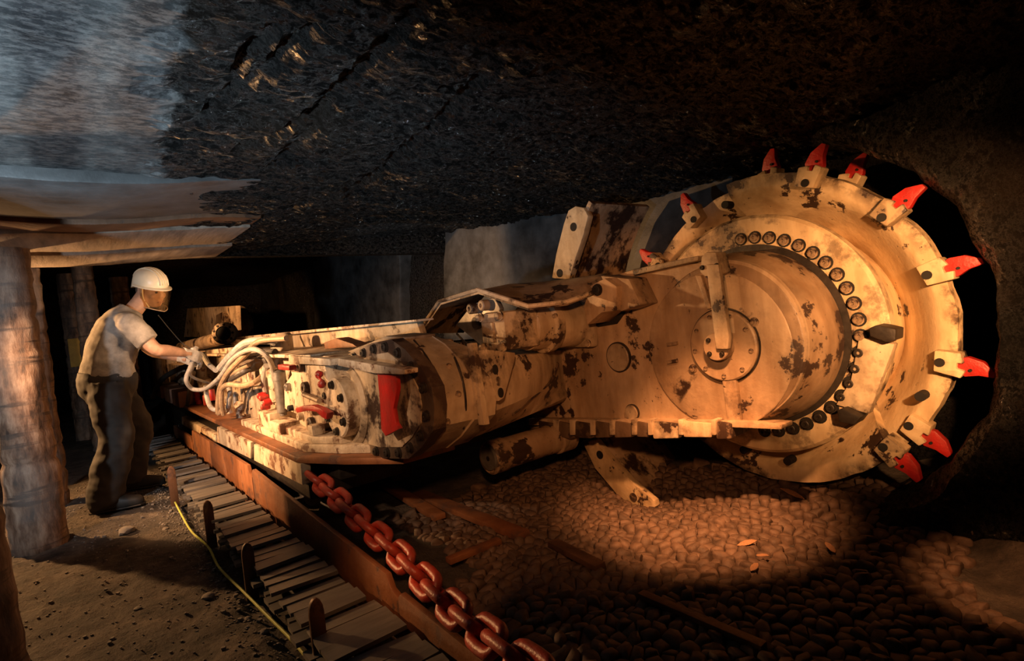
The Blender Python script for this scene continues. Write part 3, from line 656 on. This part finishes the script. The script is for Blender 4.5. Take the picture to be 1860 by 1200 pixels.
obj('rear_drum_edge', lathe(onY(440, 592, 2.1), (.3, -.9, 0), [(.0, 0), (.30, 0), (.32, .02), (.32, .1)], 28), 'dirty', RE)
obj('rear_fork', pixprism([(392, 572), (404, 566), (412, 580), (404, 600), (392, 598)], 1.7, .05, .01), 'dirty', RE)
obj('rear_body', box(-11, -8.7, 1.0, 1.9, .3, .95, .03), 'dirty', RE)

# ------------------------------------------------------------------ haulage chain
CH = thing('haulage_chain', 'heavy red painted link chain running along the conveyor plate', 'chain', (-1.9, .86, 0))
cp = [onY(x, y, v) for x, y, v in ((570, 867, .875), (602, 894, .87), (650, 940, .86), (720, 1003, .84), (820, 1102, .79), (930, 1190, .735), (1010, 1250, .72))]
CPs = spline(cp, 30)
def linkmesh(Lh, wd, r):
    pts = []; n = 20
    for k in range(n):
        a = 2*math.pi*k/n; x = wd*math.cos(a); y = wd*math.sin(a)+(Lh-wd)*(1 if math.sin(a) > 0 else -1)*min(1, abs(math.sin(a))*3); pts.append(Vector((x, y, 0)))
    bm = NB(); rings = []; m = 10
    for k in range(n):
        d = (pts[(k+1) % n]-pts[k-1]).normalized(); s = d.cross(Vector((0, 0, 1)))
        rings.append([bm.verts.new(pts[k]+(s*math.cos(2*math.pi*j/m)+Vector((0, 0, 1))*math.sin(2*math.pi*j/m))*r) for j in range(m)])
    for k in range(n):
        a, b = rings[k], rings[(k+1) % n]
        for j in range(m): bm.faces.new((a[j], a[(j+1) % m], b[(j+1) % m], b[j]))
    return mesh_of(bm, 'chain_link', 80)
LM = linkmesh(.071, .035, .0165); pitch = .105
d = 0; acc = [0]
for a, b in zip(CPs, CPs[1:]): acc.append(acc[-1]+(b-a).length)
s = .03; k = 0
while s < acc[-1]-.03:
    i = max(j for j in range(len(acc)) if acc[j] <= s); i = min(i, len(CPs)-2)
    p = CPs[i].lerp(CPs[i+1], (s-acc[i])/(acc[i+1]-acc[i]+1e-9)); tdir = (CPs[i+1]-CPs[i]).normalized()
    upv = Vector((0, 0, 1)); sd = tdir.cross(upv).normalized(); u2 = sd.cross(tdir)
    ang = math.radians(45 if k % 2 else -45)+random.uniform(-.1, .1)
    zx = (u2*math.cos(ang)+sd*math.sin(ang)); xx = tdir.cross(zx)
    m4 = Matrix((xx, tdir, zx)).transposed().to_4x4(); m4.translation = p
    inst('chain_link', LM, 'redchain', CH, m4); s += pitch; k += 1

# ------------------------------------------------------------------ conveyor side: spill plates, slatted cable run, posts
def spill(x0, x1, h, lab, y=.785, h0=None):
    h0 = h if h0 is None else h0
    pts = [Vector((x0, y, 0)), Vector((x1, y, 0)), Vector((x1, y, h-.06)), Vector((x1-.06, y, h-.045)), Vector((x1-.09, y, h)), Vector((x0+.02, y, h0)), Vector((x0, y, h0-.02))]
    t = prism(pts, (0, .022, 0), .004)
    o = obj('spill_plate', t, 'orange_rust'); tag(o, lab, 'plate', 'conveyor spill plates')
    return o
spill(-6.9, -5.75, .20, 'short rusty spill plate beside the miner, farthest along the conveyor')
spill(-5.72, -3.64, .275, 'long rusty spill plate below the control bay hoses')
spill(-3.60, -1.72, .20, 'rusty brown spill plate under the start of the red chain', .78, .275)
spill(-1.70, -.75, .145, 'dark rusty spill plate at the loose end of the red chain', .765, .18)
pn = thing('conveyor_pan', 'dark steel conveyor pan carrying the skid frame of the machine', 'conveyor', (-5.5, 1.2, 0))
for k in range(4): obj('pan_section', box(-8.6+k*1.16, -8.6+k*1.16+1.13, .90, 1.46, -.02, .12, .01), 'dark', pn)
for y in (.93, 1.43): obj('pan_rail', box(-8.6, -3.98, y-.03, y+.03, .12, .1785, .006), 'dark', pn)
CT = thing('slatted_cable_run', 'articulated run of worn grey slats beside the spill plates', 'cable carrier', (-3.2, .62, 0))
def slatmesh(w, ln, th):
    b = box(-w/2, w/2, -ln/2, ln/2, -th/2, th/2, 0); return mesh_of(b, 'slat', 30)
SU = [slatmesh(.088, .225+.01*k, .014) for k in range(3)]; SL = [slatmesh(.082, .14+.012*k, .016) for k in range(3)]
x = -6.9; k = 0
while x < -1.0:
    g = k % 3
    m4 = Matrix.Translation((x, .62+random.uniform(-.008, .008), .10+.006*g)) @ Matrix.Rotation(random.uniform(-.09, .07)-.08, 4, 'Z') @ Matrix.Rotation(-.10+.03*g+random.uniform(-.07,.07), 4, 'Y') @ Matrix.Rotation(.03, 4, 'X')
    inst('slat', random.choice(SU), 'slat', CT, m4)
    m4 = Matrix.Translation((x+.03, .568+random.uniform(-.012, .012), .045+.008*g)) @ Matrix.Rotation(random.uniform(-.06, .06)-.08, 4, 'Z') @ Matrix.Rotation(-.12, 4, 'Y')
    inst('slat', random.choice(SL), 'slat', CT, m4)
    x += .091 if g < 2 else .100; k += 1
for y in (.58, .70):
    bm = NB()
    for i in range(16): box(-6.9+i*.37, -6.9+i*.37+.34, y-.008, y+.008, .035, .085, .003, bm)
    obj('link_rail', bm, 'steel', CT)
labs = ['rusty round-topped guide post beside the miner boots', 'rusty guide post second from the miner along the yellow cable', 'rusty guide post third from the miner along the yellow cable', 'rusty guide post fourth from the miner, farthest from him']
for (px, py), h, lb in zip(((318, 915), (385, 985), (458, 1078), (585, 1212)), (.26, .23, .22, .23), labs):
    p = onZ(px, py, 0); w = .024
    pts = [Vector((p.x-.004, p.y-w, -.03)), Vector((p.x-.004, p.y+w, -.03)), Vector((p.x-.004, p.y+w, h-.05))]+[Vector((p.x-.004, p.y+w*math.cos(math.radians(a)), h-.05+.05*math.sin(math.radians(a)))) for a in (25, 50, 75, 90, 105, 130, 155)]+[Vector((p.x-.004, p.y-w, h-.05))]
    tag(obj('guide_post', prism(pts, (.016, 0, 0), .004), 'rust'), lb, 'post', 'guide posts')
tag(obj('yellow_cable', tube([onZ(x, y, .018) for x, y in ((318, 912), (330, 935), (348, 965), (378, 993), (398, 1030), (440, 1072), (490, 1122), (530, 1162), (566, 1205), (600, 1250))], .0055, 8, 8), 'yellowgreen'), 'thin yellow-green cable lying on the dirt beside the guide posts', 'cable')

# ------------------------------------------------------------------ pit props
def prop(x, y, r, h, seed, lab, lean=(0, 0), grp='timber pit props'):
    bm = NB(); n = 28; rings = []; zs = frange(-.05, h, .03)
    for z in zs:
        R = []
        knot = .003*math.sin(z*46+seed)-.010*max(0, math.sin(z*38+seed*2+.8*math.sin(z*7)))**14
        for k in range(n):
            a = 2*math.pi*k/n
            rr = r*(1.06-.10*z/h)+knot+.010*fb((math.cos(a)*1.6+seed, math.sin(a)*1.6, z*2.5), 4)+.004*fb((math.cos(a)*6, math.sin(a)*6, z*20+seed), 2)
            R.append(bm.verts.new((x+lean[0]*z/h+rr*math.cos(a), y+lean[1]*z/h+rr*math.sin(a), z)))
        rings.append(R)
    for a, b in zip(rings, rings[1:]):
        for k in range(n): bm.faces.new((a[k], a[(k+1) % n], b[(k+1) % n], b[k]))
    bm.faces.new(rings[0]); bm.faces.new(rings[-1][::-1])
    return tag(obj('pit_prop', bm, 'prop', None, 60), lab, 'prop', grp)
prop(-4.18, -.235, .122, 1.70, 1, 'thick ringed timber pit prop with its base on the dirt by the walkway')
prop(-5.22, -.20, .098, 1.70, 5, 'dark slimmer timber pit prop right behind the miner')
prop(-2.66, -.345, .115, 1.72, 9, 'greyish timber pit prop cut by the edge, by the bare dirt', (-.05, -.04))
yp = onX(138, 640, -8.45)
for x, y, r, sd, lb in ((-7.5, .20, .10, 3, 'shadowy timber pit prop in the dark, just behind the shoulder of the miner'), (-9.2, .62, .11, 4, 'shadowy timber pit prop in the dark nearest the rear of the machine'), (-8.6, yp.y, .10, 6, 'shadowy timber pit prop carrying the yellow plate')):
    prop(x, y, r, 2.03, sd, lb)
tag(obj('yellow_plate', box(-8.483, -8.455, yp.y-.065, yp.y+.065, yp.z-.17, yp.z+.17, .006), 'yellow'), 'small yellow plate on the dark prop behind the miner', 'sign')

# ------------------------------------------------------------------ miner
MN = thing('person', 'miner in dusty grey shirt, dark trousers and cream helmet leaning over the hoses', 'person', (-4.82, .2, 0))
def limb(pts, bm, n=16, sub=4):
    """pts: (x, y, z, r)"""
    C = spline([p[:3] for p in pts], sub); rr = []
    for i in range(len(pts)-1):
        for k in range(sub): rr.append(pts[i][3]+(pts[i+1][3]-pts[i][3])*k/sub)
    rr.append(pts[-1][3]); return tube(C, lambda t: rr[min(len(rr)-1, int(round(t*(len(rr)-1))))], n, 1, bm)
torso = [(( -4.83, .19, .78), .165, .155), ((-4.83, .195, .88), .172, .165), ((-4.83, .21, .98), .165, .150), ((-4.835, .25, 1.10), .178, .152), ((-4.84, .30, 1.21), .190, .145), ((-4.845, .345, 1.29), .175, .110), ((-4.85, .385, 1.345), .10, .075)]
def tsec(s, g=0.):
    out = []
    for i, (c, a, b) in enumerate(s):
        n0 = Vector(s[max(i-1, 0)][0]); n1 = Vector(s[min(i+1, len(s)-1)][0]); d = (n1-n0).normalized()
        u = Vector((1, 0, 0)); v = d.cross(u).normalized(); out.append((c, u*(a+g), v*(b+g)))
    return out
RS, RE_, RWr = (-4.655, .345, 1.235), (-4.60, .475, 1.045), (-4.735, .665, .992)
LS, LE_, LWr = (-5.035, .345, 1.235), (-5.07, .50, 1.03), (-4.985, .67, .955)
# body (skin)
bm = loft(tsec(torso, -.03), 20, None, 2.2)
for s, e, w in ((RS, RE_, RWr), (LS, LE_, LWr)):
    limb([(*s, .055), (*[(a+b)/2 for a, b in zip(s, e)], .052), (*e, .043), (*[(a*.6+b*.4) for a, b in zip(e, w)], .043), (*w, .030), (*(Vector(w)+(Vector(w)-Vector(e)).normalized()*.05), .028)], bm)
limb([(-4.845, .37, 1.31, .062), (-4.84, .43, 1.38, .058), (-4.835, .475, 1.44, .058)], bm)
for hip, kn, an in (((-4.735, .19, .84), (-4.66, .20, .45), (-4.61, .085, .08)), ((-4.925, .20, .84), (-4.99, .345, .47), (-5.03, .255, .08))):
    limb([(*hip, .085), (*kn, .06), (*an, .045)], bm)
# head in local frame, +y is the face
HM = Matrix.Translation((-4.835, .515, 1.485)) @ Matrix.Rotation(math.radians(-52), 4, 'Z') @ Matrix.Rotation(math.radians(-20), 4, 'X') @ Matrix.Rotation(math.radians(6), 4, 'Y')
hs = [((0, .03, -.125), .028, .03), ((0, .035, -.11), .045, .05), ((0, .022, -.08), .062, .072), ((0, .01, -.04), .071, .088), ((0, .0, 0), .076, .096), ((0, -.005, .04), .078, .098), ((0, -.008, .08), .070, .086), ((0, -.01, .105), .05, .062), ((0, -.01, .12), .02, .025)]
hb = loft([(c, Vector((a, 0, 0)), Vector((0, b, 0))) for c, a, b in hs], 24)
loft([((0, .096, .012), (.010, 0, 0), (0, .012, 0)), ((0, .112, -.02), (.014, 0, 0), (0, .014, 0)), ((0, .112, -.035), (.018, 0, 0), (0, .014, 0)), ((0, .092, -.042), (.013, 0, 0), (0, .012, 0))], 12, hb)
loft([((-.045, .076, .022), (0, 0, .010), (0, .014, 0)), ((0, .092, .024), (0, 0, .012), (0, .012, 0)), ((.045, .076, .022), (0, 0, .010), (0, .014, 0))], 10, hb)
for s in (-1, 1):
    loft([((s*.07, -.005, -.035), (0, .016, 0), (.010, 0, 0)), ((s*.082, -.012, -.005), (0, .022, 0), (.009, 0, 0)), ((s*.082, -.015, .02), (0, .018, 0), (.008, 0, 0))], 10, hb)
    loft([((s*.045, .068, -.02), (.02, 0, 0), (0, .02, 0)), ((s*.045, .066, -.045), (.022, 0, 0), (0, .018, 0))], 10, hb)
loft([((-.024, .086, -.072), (0, 0, .008), (0, .008, 0)), ((0, .098, -.07), (0, 0, .012), (0, .010, 0)), ((.024, .086, -.072), (0, 0, .008), (0, .008, 0))], 10, hb)
bmesh.ops.transform(hb, matrix=HM, verts=hb.verts); add(bm, hb)
body = fused(bm, .0075, 3); BD = obj('body', body, 'skin', MN)
for s in (-1, 1):
    e = lathe((0, 0, 0), (0, 0, 1), [(.001, -.010), (.007, -.007), (.010, 0), (.007, .007), (.001, .010)], 12)
    bmesh.ops.transform(e, matrix=HM @ Matrix.Translation((s*.031, .083, .0)), verts=e.verts); obj('eye', e, 'eye', BD)
m_ = tube([(-.024, .1, -.071), (0, .109, -.070), (.024, .1, -.071)], .004, 6, 4); bmesh.ops.transform(m_, matrix=HM, verts=m_.verts); obj('mouth', m_, 'lip', BD)
hr = loft([((0, -.022, -.06), (.055, 0, 0), (0, .065, 0)), ((0, -.022, -.03), (.074, 0, 0), (0, .083, 0)), ((0, -.016, .03), (.081, 0, 0), (0, .095, 0)), ((0, -.01, .09), (.07, 0, 0), (0, .085, 0))], 20)
bmesh.ops.transform(hr, matrix=HM, verts=hr.verts); obj('hair', fused(hr, .008, 2), 'hair', BD)
# shirt
def folds(p): return .006*noise.noise(Vector((p.x*9, p.y*11+p.z*10, p.z*12-p.y*10)))+.003*noise.noise(Vector((p.x*20, p.y*26, p.z*34)))
bm = loft(tsec(torso[1:], .004), 22, None, 2.3)
for s, e in ((RS, RE_), (LS, LE_)):
    S0 = Vector(s); E0 = Vector(e); mid = S0.lerp(E0, .72); ins = Vector((-4.845+(S0.x+4.845)*.45, .32, 1.25))
    limb([(*ins, .085), (*S0, .083), (*S0.lerp(E0, .35), .080), (*mid, .078)], bm)
SHT = obj('shirt', fused(bm, .010, 5, folds), 'shirt', MN)
# trousers
bm = loft(tsec([((-4.83, .185, .70), .13, .12), ((-4.83, .185, .78), .172, .165), ((-4.83, .19, .86), .178, .172), ((-4.83, .197, .915), .172, .165)], .004), 22, None, 2.3)
limb([(-4.735, .19, .84, .125), (-4.70, .185, .65, .122), (-4.66, .195, .46, .102), (-4.64, .14, .28, .110), (-4.61, .09, .10, .105), (-4.61, .09, .06, .10)], bm)
limb([(-4.925, .20, .84, .12), (-4.96, .28, .64, .115), (-4.99, .34, .47, .098), (-5.01, .30, .28, .098), (-5.03, .265, .10, .096), (-5.03, .265, .06, .092)], bm)
def tf(p): return .013*noise.noise(Vector((p.x*8, p.y*9+p.z*6, p.z*9)))+.007*noise.noise(Vector((p.x*16, p.y*16+p.z*12, p.z*22)))
obj('trousers', fused(bm, .011, 4, tf), 'trouser', MN)
for (x, y), dr in (((-4.61, .09), (.25, 1)), ((-5.03, .265), (.35, 1))):
    d = Vector((dr[0], dr[1], 0)).normalized(); s = Vector((d.y, -d.x, 0)); c = Vector((x, y, 0)); u = Vector((0, 0, 1))
    fz = max(floor_z(x+d.x*k, y+d.y*k) for k in (-.05, .05, .15))
    c = c+u*(fz+.004)
    bm = loft([(c-d*.085+u*.045, s*.035, u*.043), (c-d*.05+u*.05, s*.046, u*.05), (c+d*.05+u*.05, s*.05, u*.05), (c+d*.13+u*.04, s*.055, u*.04), (c+d*.19+u*.034, s*.045, u*.033), (c+d*.215+u*.028, s*.02, u*.022)], 16, None, 3)
    loft([(c+u*.05-d*.01, d*.06, s*.052), (c+u*.16-d*.015, d*.06, s*.055)], 14, bm)
    b_o = obj('boot', fused(bm, .009, 3), 'boot', MN)
    sole = loft([(c-d*.09+u*.009, s*.034, u*.009), (c-d*.03+u*.009, s*.045, u*.009), (c+d*.10+u*.009, s*.056, u*.009), (c+d*.20+u*.009, s*.045, u*.009), (c+d*.22+u*.009, s*.02, u*.007)], 14, None, 3)
    obj('sole', sole, 'dark', b_o)
# gloves: palm, four curled fingers and a thumb, closed round the hose
GRIP = []
def glove(w, d, out, down, sc=1.):
    w, d = Vector(w), Vector(d).normalized(); out = Vector(out); out = (out-d*out.dot(d)).normalized(); dn = d.cross(out).normalized()
    if dn.dot(Vector(down)) < 0: dn = -dn
    bm = loft([(w-d*.045, out*.036, dn*.034), (w-d*.01, out*.033, dn*.029), (w+d*.03, out*.042, dn*.020), (w+d*.07, out*.046, dn*.018), (w+d*.092, out*.043, dn*.015)], 16, None, 2.4)
    for k, (ln, off) in enumerate(((.068, .034), (.078, .012), (.074, -.011), (.058, -.032))):
        b = w+d*.088+out*off; p1 = b+d*ln*.42+dn*.008; p2 = p1+d*ln*.18+dn*ln*.36; p3 = p2-d*ln*.16+dn*ln*.30
        limb([(*(b-d*.02), .0105), (*p1, .0105), (*p2, .0100), (*p3, .0088)], bm, 10, 3)
    GRIP.append((w+d*.083+dn*.041, out.copy()))
    b = w+d*.03+out*.036
    limb([(*(b-d*.01), .015), (*(b+d*.03+out*.022+dn*.014), .0125), (*(b+d*.058+out*.014+dn*.036), .0105)], bm, 10, 3)
    return fused(bm, .0055, 2)
gr = Vector(RWr)-Vector(RE_); gl = Vector(LWr)-Vector(LE_)
obj('glove', glove(Vector(RWr)+gr.normalized()*.03, gr+Vector((0, .05, -.06)), (0, 0.2, 1), (-1, .2, -.4)), 'glove', MN)
obj('glove', glove(Vector(LWr)+gl.normalized()*.03, gl+Vector((0, .02, -.02)), (.3, 0, 1), (.6, .2, -.6)), 'glove', MN)
(gc, go_), (hc, ho_) = GRIP
if go_.z < 0: go_ = -go_
if ho_.z < 0: ho_ = -ho_
obj('hose', tube([gc+go_*.075, gc+go_*.04, gc, gc-go_*.05, gc-go_*.09, onX(338, 690, -4.80), onX(350, 706, -4.86)]+[onY(x, y, v) for x, y, v in ((372, 706, .77), (392, 692, .80), (405, 677, .82), (420, 655, .84), (440, 640, .86), (462, 634, .88), (482, 644, .92), (494, 664, .96), (500, 700, 1.0))], .016, 10, 6), 'hose', BY)
obj('control_lever', tube([hc+ho_*.07, hc+ho_*.03, hc-ho_*.04, hc-ho_*.10, hc-ho_*.16+Vector((0, .08, 0)), hc-ho_*.22+Vector((-.02, .22, 0)), hc-ho_*.24+Vector((-.02, .40, 0))], .011, 10, 6), 'steel', BY)
# helmet and visor
def hl(c, a, b): return (c, Vector((a, 0, 0)), Vector((0, b, 0)))
he = loft([hl((0, -.006, .028), .098, .122), hl((0, -.006, .05), .102, .126), hl((0, -.006, .085), .098, .121), hl((0, -.006, .115), .085, .106), hl((0, -.006, .138), .060, .078), hl((0, -.006, .150), .03, .04)], 40)
for v in he.verts:
    if v.co.z < .04 and v.co.y < 0: v.co.z -= .05*min(1, (-v.co.y/.12))**1.5; v.co.y *= 1.12
bmesh.ops.transform(he, matrix=HM, verts=he.verts); HE = obj('helmet', he, 'helmet', MN, 50)
for off in (-.030, -.010, .010, .030):
    pts = [(off*1.0, .124*math.cos(a)-.006, .040+.114*math.sin(a)*(1-(off/.11)**2*.6)) for a in [math.radians(k) for k in range(8, 172, 12)]]
    r = tube([(a_, b_*1.02, c_+.003) for a_, b_, c_ in pts], .0075, 6, 2); bmesh.ops.transform(r, matrix=HM, verts=r.verts); obj('helmet_ridge', r, 'helmet', HE)
bmr = NB(); n = 26; rows = [[], [], [], []]
for k in range(n+1):
    a = math.radians(-20+220*k/n); ca, sa = math.cos(a), math.sin(a)
    for j, (g, z) in enumerate(((.0, .040), (.022, .030), (.022, .025), (.0, .030))): rows[j].append(bmr.verts.new(((.098+g)*ca, -.006+(.122+g*1.5*max(0, sa)+g*.2)*sa, z)))
for k in range(n):
    for j in range(4): bmr.faces.new((rows[j][k], rows[j][k+1], rows[(j+1) % 4][k+1], rows[(j+1) % 4][k]))
bmr.faces.new([r[0] for r in rows]); bmr.faces.new([r[-1] for r in rows][::-1])
bmesh.ops.transform(bmr, matrix=HM, verts=bmr.verts); obj('helmet_brim', bmr, 'helmet', HE)
bv = NB(); rows = []
for j in range(7):
    t = j/6; z = .03-.165*t; row = []
    for k in range(21):
        a = math.radians(8+164*k/20); g = 1.12-.10*t*t; row.append(bv.verts.new((.098*g*math.cos(a)*(1-.12*t), -.006+.140*g*math.sin(a), z+(.02*t*abs(math.cos(a))))))
    rows.append(row)
for a, b in zip(rows, rows[1:]):
    for k in range(20): bv.faces.new((a[k], a[k+1], b[k+1], b[k]))
bmesh.ops.transform(bv, matrix=HM, verts=bv.verts); vs = obj('visor', bv, 'visor', HE); vs['label'] = 'clear amber face visor'
obj('visor_edge', tube([v for v in [HM @ Vector((.098*1.02*.88*math.cos(math.radians(8+164*k/20)), -.006+.140*1.02*math.sin(math.radians(8+164*k/20)), -.135+.02*abs(math.cos(math.radians(8+164*k/20))))) for k in range(21)]], .0035, 6, 1), 'hose_tan', HE)
hsd = HM @ Vector((.085, .04, -.11))
st = tube([HM @ Vector((.09, .02, .03)), HM @ Vector((.086, .03, -.05)), HM @ Vector((.05, .05, -.12))], .005, 6, 5); obj('chin_strap', st, 'helmet', HE)
obj('lamp_cord', tube([onX(287, 572, -4.80), onX(310, 600, -4.80), onX(330, 622, -4.78), onX(345, 632, -4.76)], .0035, 6, 5), 'boot', MN)

# ------------------------------------------------------------------ things on the floor of the face
def rail(a, b, w, h, nm, lab, cat, mat='orange_rust', z=.0):
    A, B = onZ(*a, z), onZ(*b, z); d = (B-A).normalized(); s = Vector((-d.y, d.x, 0))*w
    zz = max(floor_z(A.lerp(B, k/6).x, A.lerp(B, k/6).y) for k in range(7))
    A.z = B.z = zz+.018
    return tag(obj(nm, prism([A-s, B-s, B+s, A+s], (0, 0, h), .004), mat), lab, cat)
rail((640, 850), (800, 950), .035, .03, 'floor_rail', 'rusty rail running under the gearbox beside the red chain', 'rail')
rail((760, 905), (952, 984), .04, .03, 'steel_strip', 'drilled rusty steel strip lying on coal behind the chain', 'strip')
rail((815, 1032), (908, 994), .022, .025, 'steel_strip', 'short thin steel strip lying across the end of the drilled strip', 'strip')
rail((1005, 1000), (1092, 1046), .028, .025, 'steel_strip', 'short rusty strip half buried in the dark coal', 'strip', 'rust')
rail((1165, 1095), (1390, 1195), .018, .02, 'steel_strip', 'long thin bar lying in the darkest coal', 'strip', 'rust')
p = onZ(706, 868, .0)
wb = box(p.x-.09, p.x+.09, p.y-.02, p.y+.14, floor_z(p.x, p.y)-.01, .17, .02)
tag(obj('timber_block', wb, 'wood'), 'squat timber block standing under the gearbox housing', 'block')
def stone(x, y, r, nm, lab, cat, grp, mat, flat=.6, z=None):
    bm = NB(); bmesh.ops.create_icosphere(bm, subdivisions=2, radius=1)
    for v in bm.verts:
        q = v.co.copy(); v.co = q*(1+.28*noise.noise(q*1.7+Vector((x*9, y*9, 0)))); v.co = Vector((x+v.co.x*r, y+v.co.y*r*.85, (floor_z(x, y) if z is None else z)+v.co.z*r*flat+r*flat*.5))
    return tag(obj(nm, bm, mat, None, 25), lab, cat, grp)
for px, py, r in ((378, 1080, .03), (640, 900, .0), (160, 850, .0), (230, 965, .05), (300, 960, .02), (250, 1105, .018), (480, 1150, .02), (450, 1120, .017)):
    if r: p = onZ(px, py, 0); stone(p.x, p.y, r, 'loose_stone', 'loose grey stone lying on the walkway dirt', 'stone', 'loose stones on the walkway', 'stone', .45)
for px, py, r, lb in ((575, 905, .09, 'largest grey rock lump below the end of the skid frame'), (600, 925, .08, 'grey rock lump beside the first links of the red chain'), (590, 880, .07, 'smallest grey rock lump tucked beneath the deck plate')):
    p = onZ(px, py, .03); stone(p.x, max(p.y, .93), r, 'grey_block', lb, 'stone', 'rocks under the skid frame', 'stone', .8)
gb = NB()
for k in range(2600):
    gx = random.uniform(-5.6, -1.0); gy = random.uniform(-.9, .52) if k % 3 else random.gauss(.42, .05)
    if gy > .53: continue
    r = random.uniform(.002, .007)*(1 if k % 11 else 1.8); q0 = Vector((gx, gy, floor_z(gx, gy)+r*.2)); R3 = []
    for sc, zz in ((1, 0), (.8, .7)):
        R3.append([gb.verts.new(q0+Vector((math.cos(a*1.2566+k)*r*sc*random.uniform(.7, 1.2), math.sin(a*1.2566+k)*r*sc*random.uniform(.7, 1.2), zz*r))) for a in range(5)])
    gb.faces.new(R3[1])
    for a in range(5): gb.faces.new((R3[0][a], R3[0][(a+1) % 5], R3[1][(a+1) % 5], R3[1][a]))
go = obj('gravel', gb, 'stone', bpy.data.objects['floor'], 20); go['kind'] = 'stuff'
# dry leaves
lm = NB(); L_ = [(-.5, 0), (-.3, .17), (0, .25), (.28, .18), (.5, 0), (.28, -.18), (0, -.25), (-.3, -.17)]
c0 = lm.verts.new((0, 0, .10)); vv = [lm.verts.new((x, y, .03*math.sin(x*5)+.12*abs(y))) for x, y in L_]
for k in range(8): lm.faces.new((c0, vv[k], vv[(k+1) % 8]))
bmesh.ops.recalc_face_normals(lm, faces=lm.faces); bmesh.ops.solidify(lm, geom=lm.faces[:], thickness=.03)
LFM = mesh_of(lm, 'dry_leaf', 30); LFM.materials.append(M['leaf'])
LEAF = [((1357, 987), .085, .9, 'curled dry leaf lying on coal, the palest one'), ((1508, 996), .075, 2.4, 'dry leaf with dark spots lying on the coal, right of two'), ((1440, 912), .13, 2.9, 'twisted splinter-like dry leaf close to the drum'), ((1385, 1012), .05, .3, 'small dry leaf next to an upright leaf on the coal'), ((1370, 1030), .06, 1.6, 'narrow dry leaf pointing away from the drum')]

# ------------------------------------------------------------------ broken coal on the floor: close-packed lumps
sp = .048; x0, x1, y0, y1 = -2.75, .35, 1.05, 2.95
pts = {}
nx, ny = int((x1-x0)/sp), int((y1-y0)/sp)
for i in range(nx):
    for j in range(ny):
        pts[i, j] = Vector((x0+(i+.5+random.uniform(-.38, .38)+(.5 if j % 2 else 0))*sp, y0+(j+.5+random.uniform(-.36, .36))*sp))
def clip(poly, p, q):
    m = (p+q)/2; n = q-p; out = []
    for a, b in zip(poly, poly[1:]+poly[:1]):
        da, db = (a-m).dot(n), (b-m).dot(n)
        if da <= 0: out.append(a)
        if da*db < 0: out.append(a.lerp(b, da/(da-db)))
    return out
cells = []
for (i, j), p in pts.items():
    r = (p.x-AX); dist = math.hypot(p.x+1.5, p.y-2.6)
    if p.y < 1.25 and p.x < -1.9: continue
    px, py, dz = proj((p.x, p.y, .03))
    if not (-40 < px < 1900 and py < 1240 and dz > .3): continue
    if p.x > -.55 and p.y > 2.25+(p.x+.55)*-.9: continue
    if fb((p.x*1.8, p.y*1.8, 7), 2) < -.95: continue
    poly = [p+Vector((a, b))*sp*1.3 for a, b in ((-1, -1), (1, -1), (1, 1), (-1, 1))]
    for di in (-2, -1, 0, 1, 2):
        for dj in (-2, -1, 0, 1, 2):
            q = pts.get((i+di, j+dj))
            if q is not None and (di or dj): poly = clip(poly, p, q)
    if len(poly) > 2: cells.append((p, poly, dz))
cells.sort(key=lambda c: -(1 if proj((c[0].x, c[0].y, 0))[1] < 1190 else 0)/c[2])
def lump(bm, p, poly):
    z = floor_z(p.x, p.y); h = random.uniform(.012, .032); n = len(poly); tx, ty = random.uniform(-.25, .25), random.uniform(-.25, .25)
    R = []
    for s, zz in ((.96, -.02), (.93, h*.5), (.74, h*.95)):
        R.append([bm.verts.new((p.x+(a.x-p.x)*s, p.y+(a.y-p.y)*s, z+zz+(tx*(a.x-p.x)+ty*(a.y-p.y))*(1 if zz > 0 else 0))) for a in poly])
    for a, b in zip(R, R[1:]):
        for k in range(n): bm.faces.new((a[k], a[(k+1) % n], b[(k+1) % n], b[k]))
    c = bm.verts.new((p.x, p.y, z+h*1.08))
    for k in range(n): bm.faces.new((R[2][k], R[2][(k+1) % n], c))
FLR = bpy.data.objects['floor']
for p, poly, dz in cells[:300]:
    bm = NB(); lump(bm, p, poly); obj('coal_lump', bm, 'lump', FLR, 70)
bm = NB()
for p, poly, dz in cells[300:]: lump(bm, p, poly)
o = obj('broken_coal', bm, 'lump', FLR, 70); o['kind'] = 'stuff'
for (px, py), s, a, lb in LEAF:
    p = onZ(px, py, .03); o = bpy.data.objects.new('dry_leaf', LFM); COL.objects.link(o)
    o.location = (p.x, p.y, floor_z(p.x, p.y)+.032); o.scale = (s, s*.8, s); o.rotation_euler = (.15, -.1, a); tag(o, lb, 'leaf', 'dry leaves on the coal')
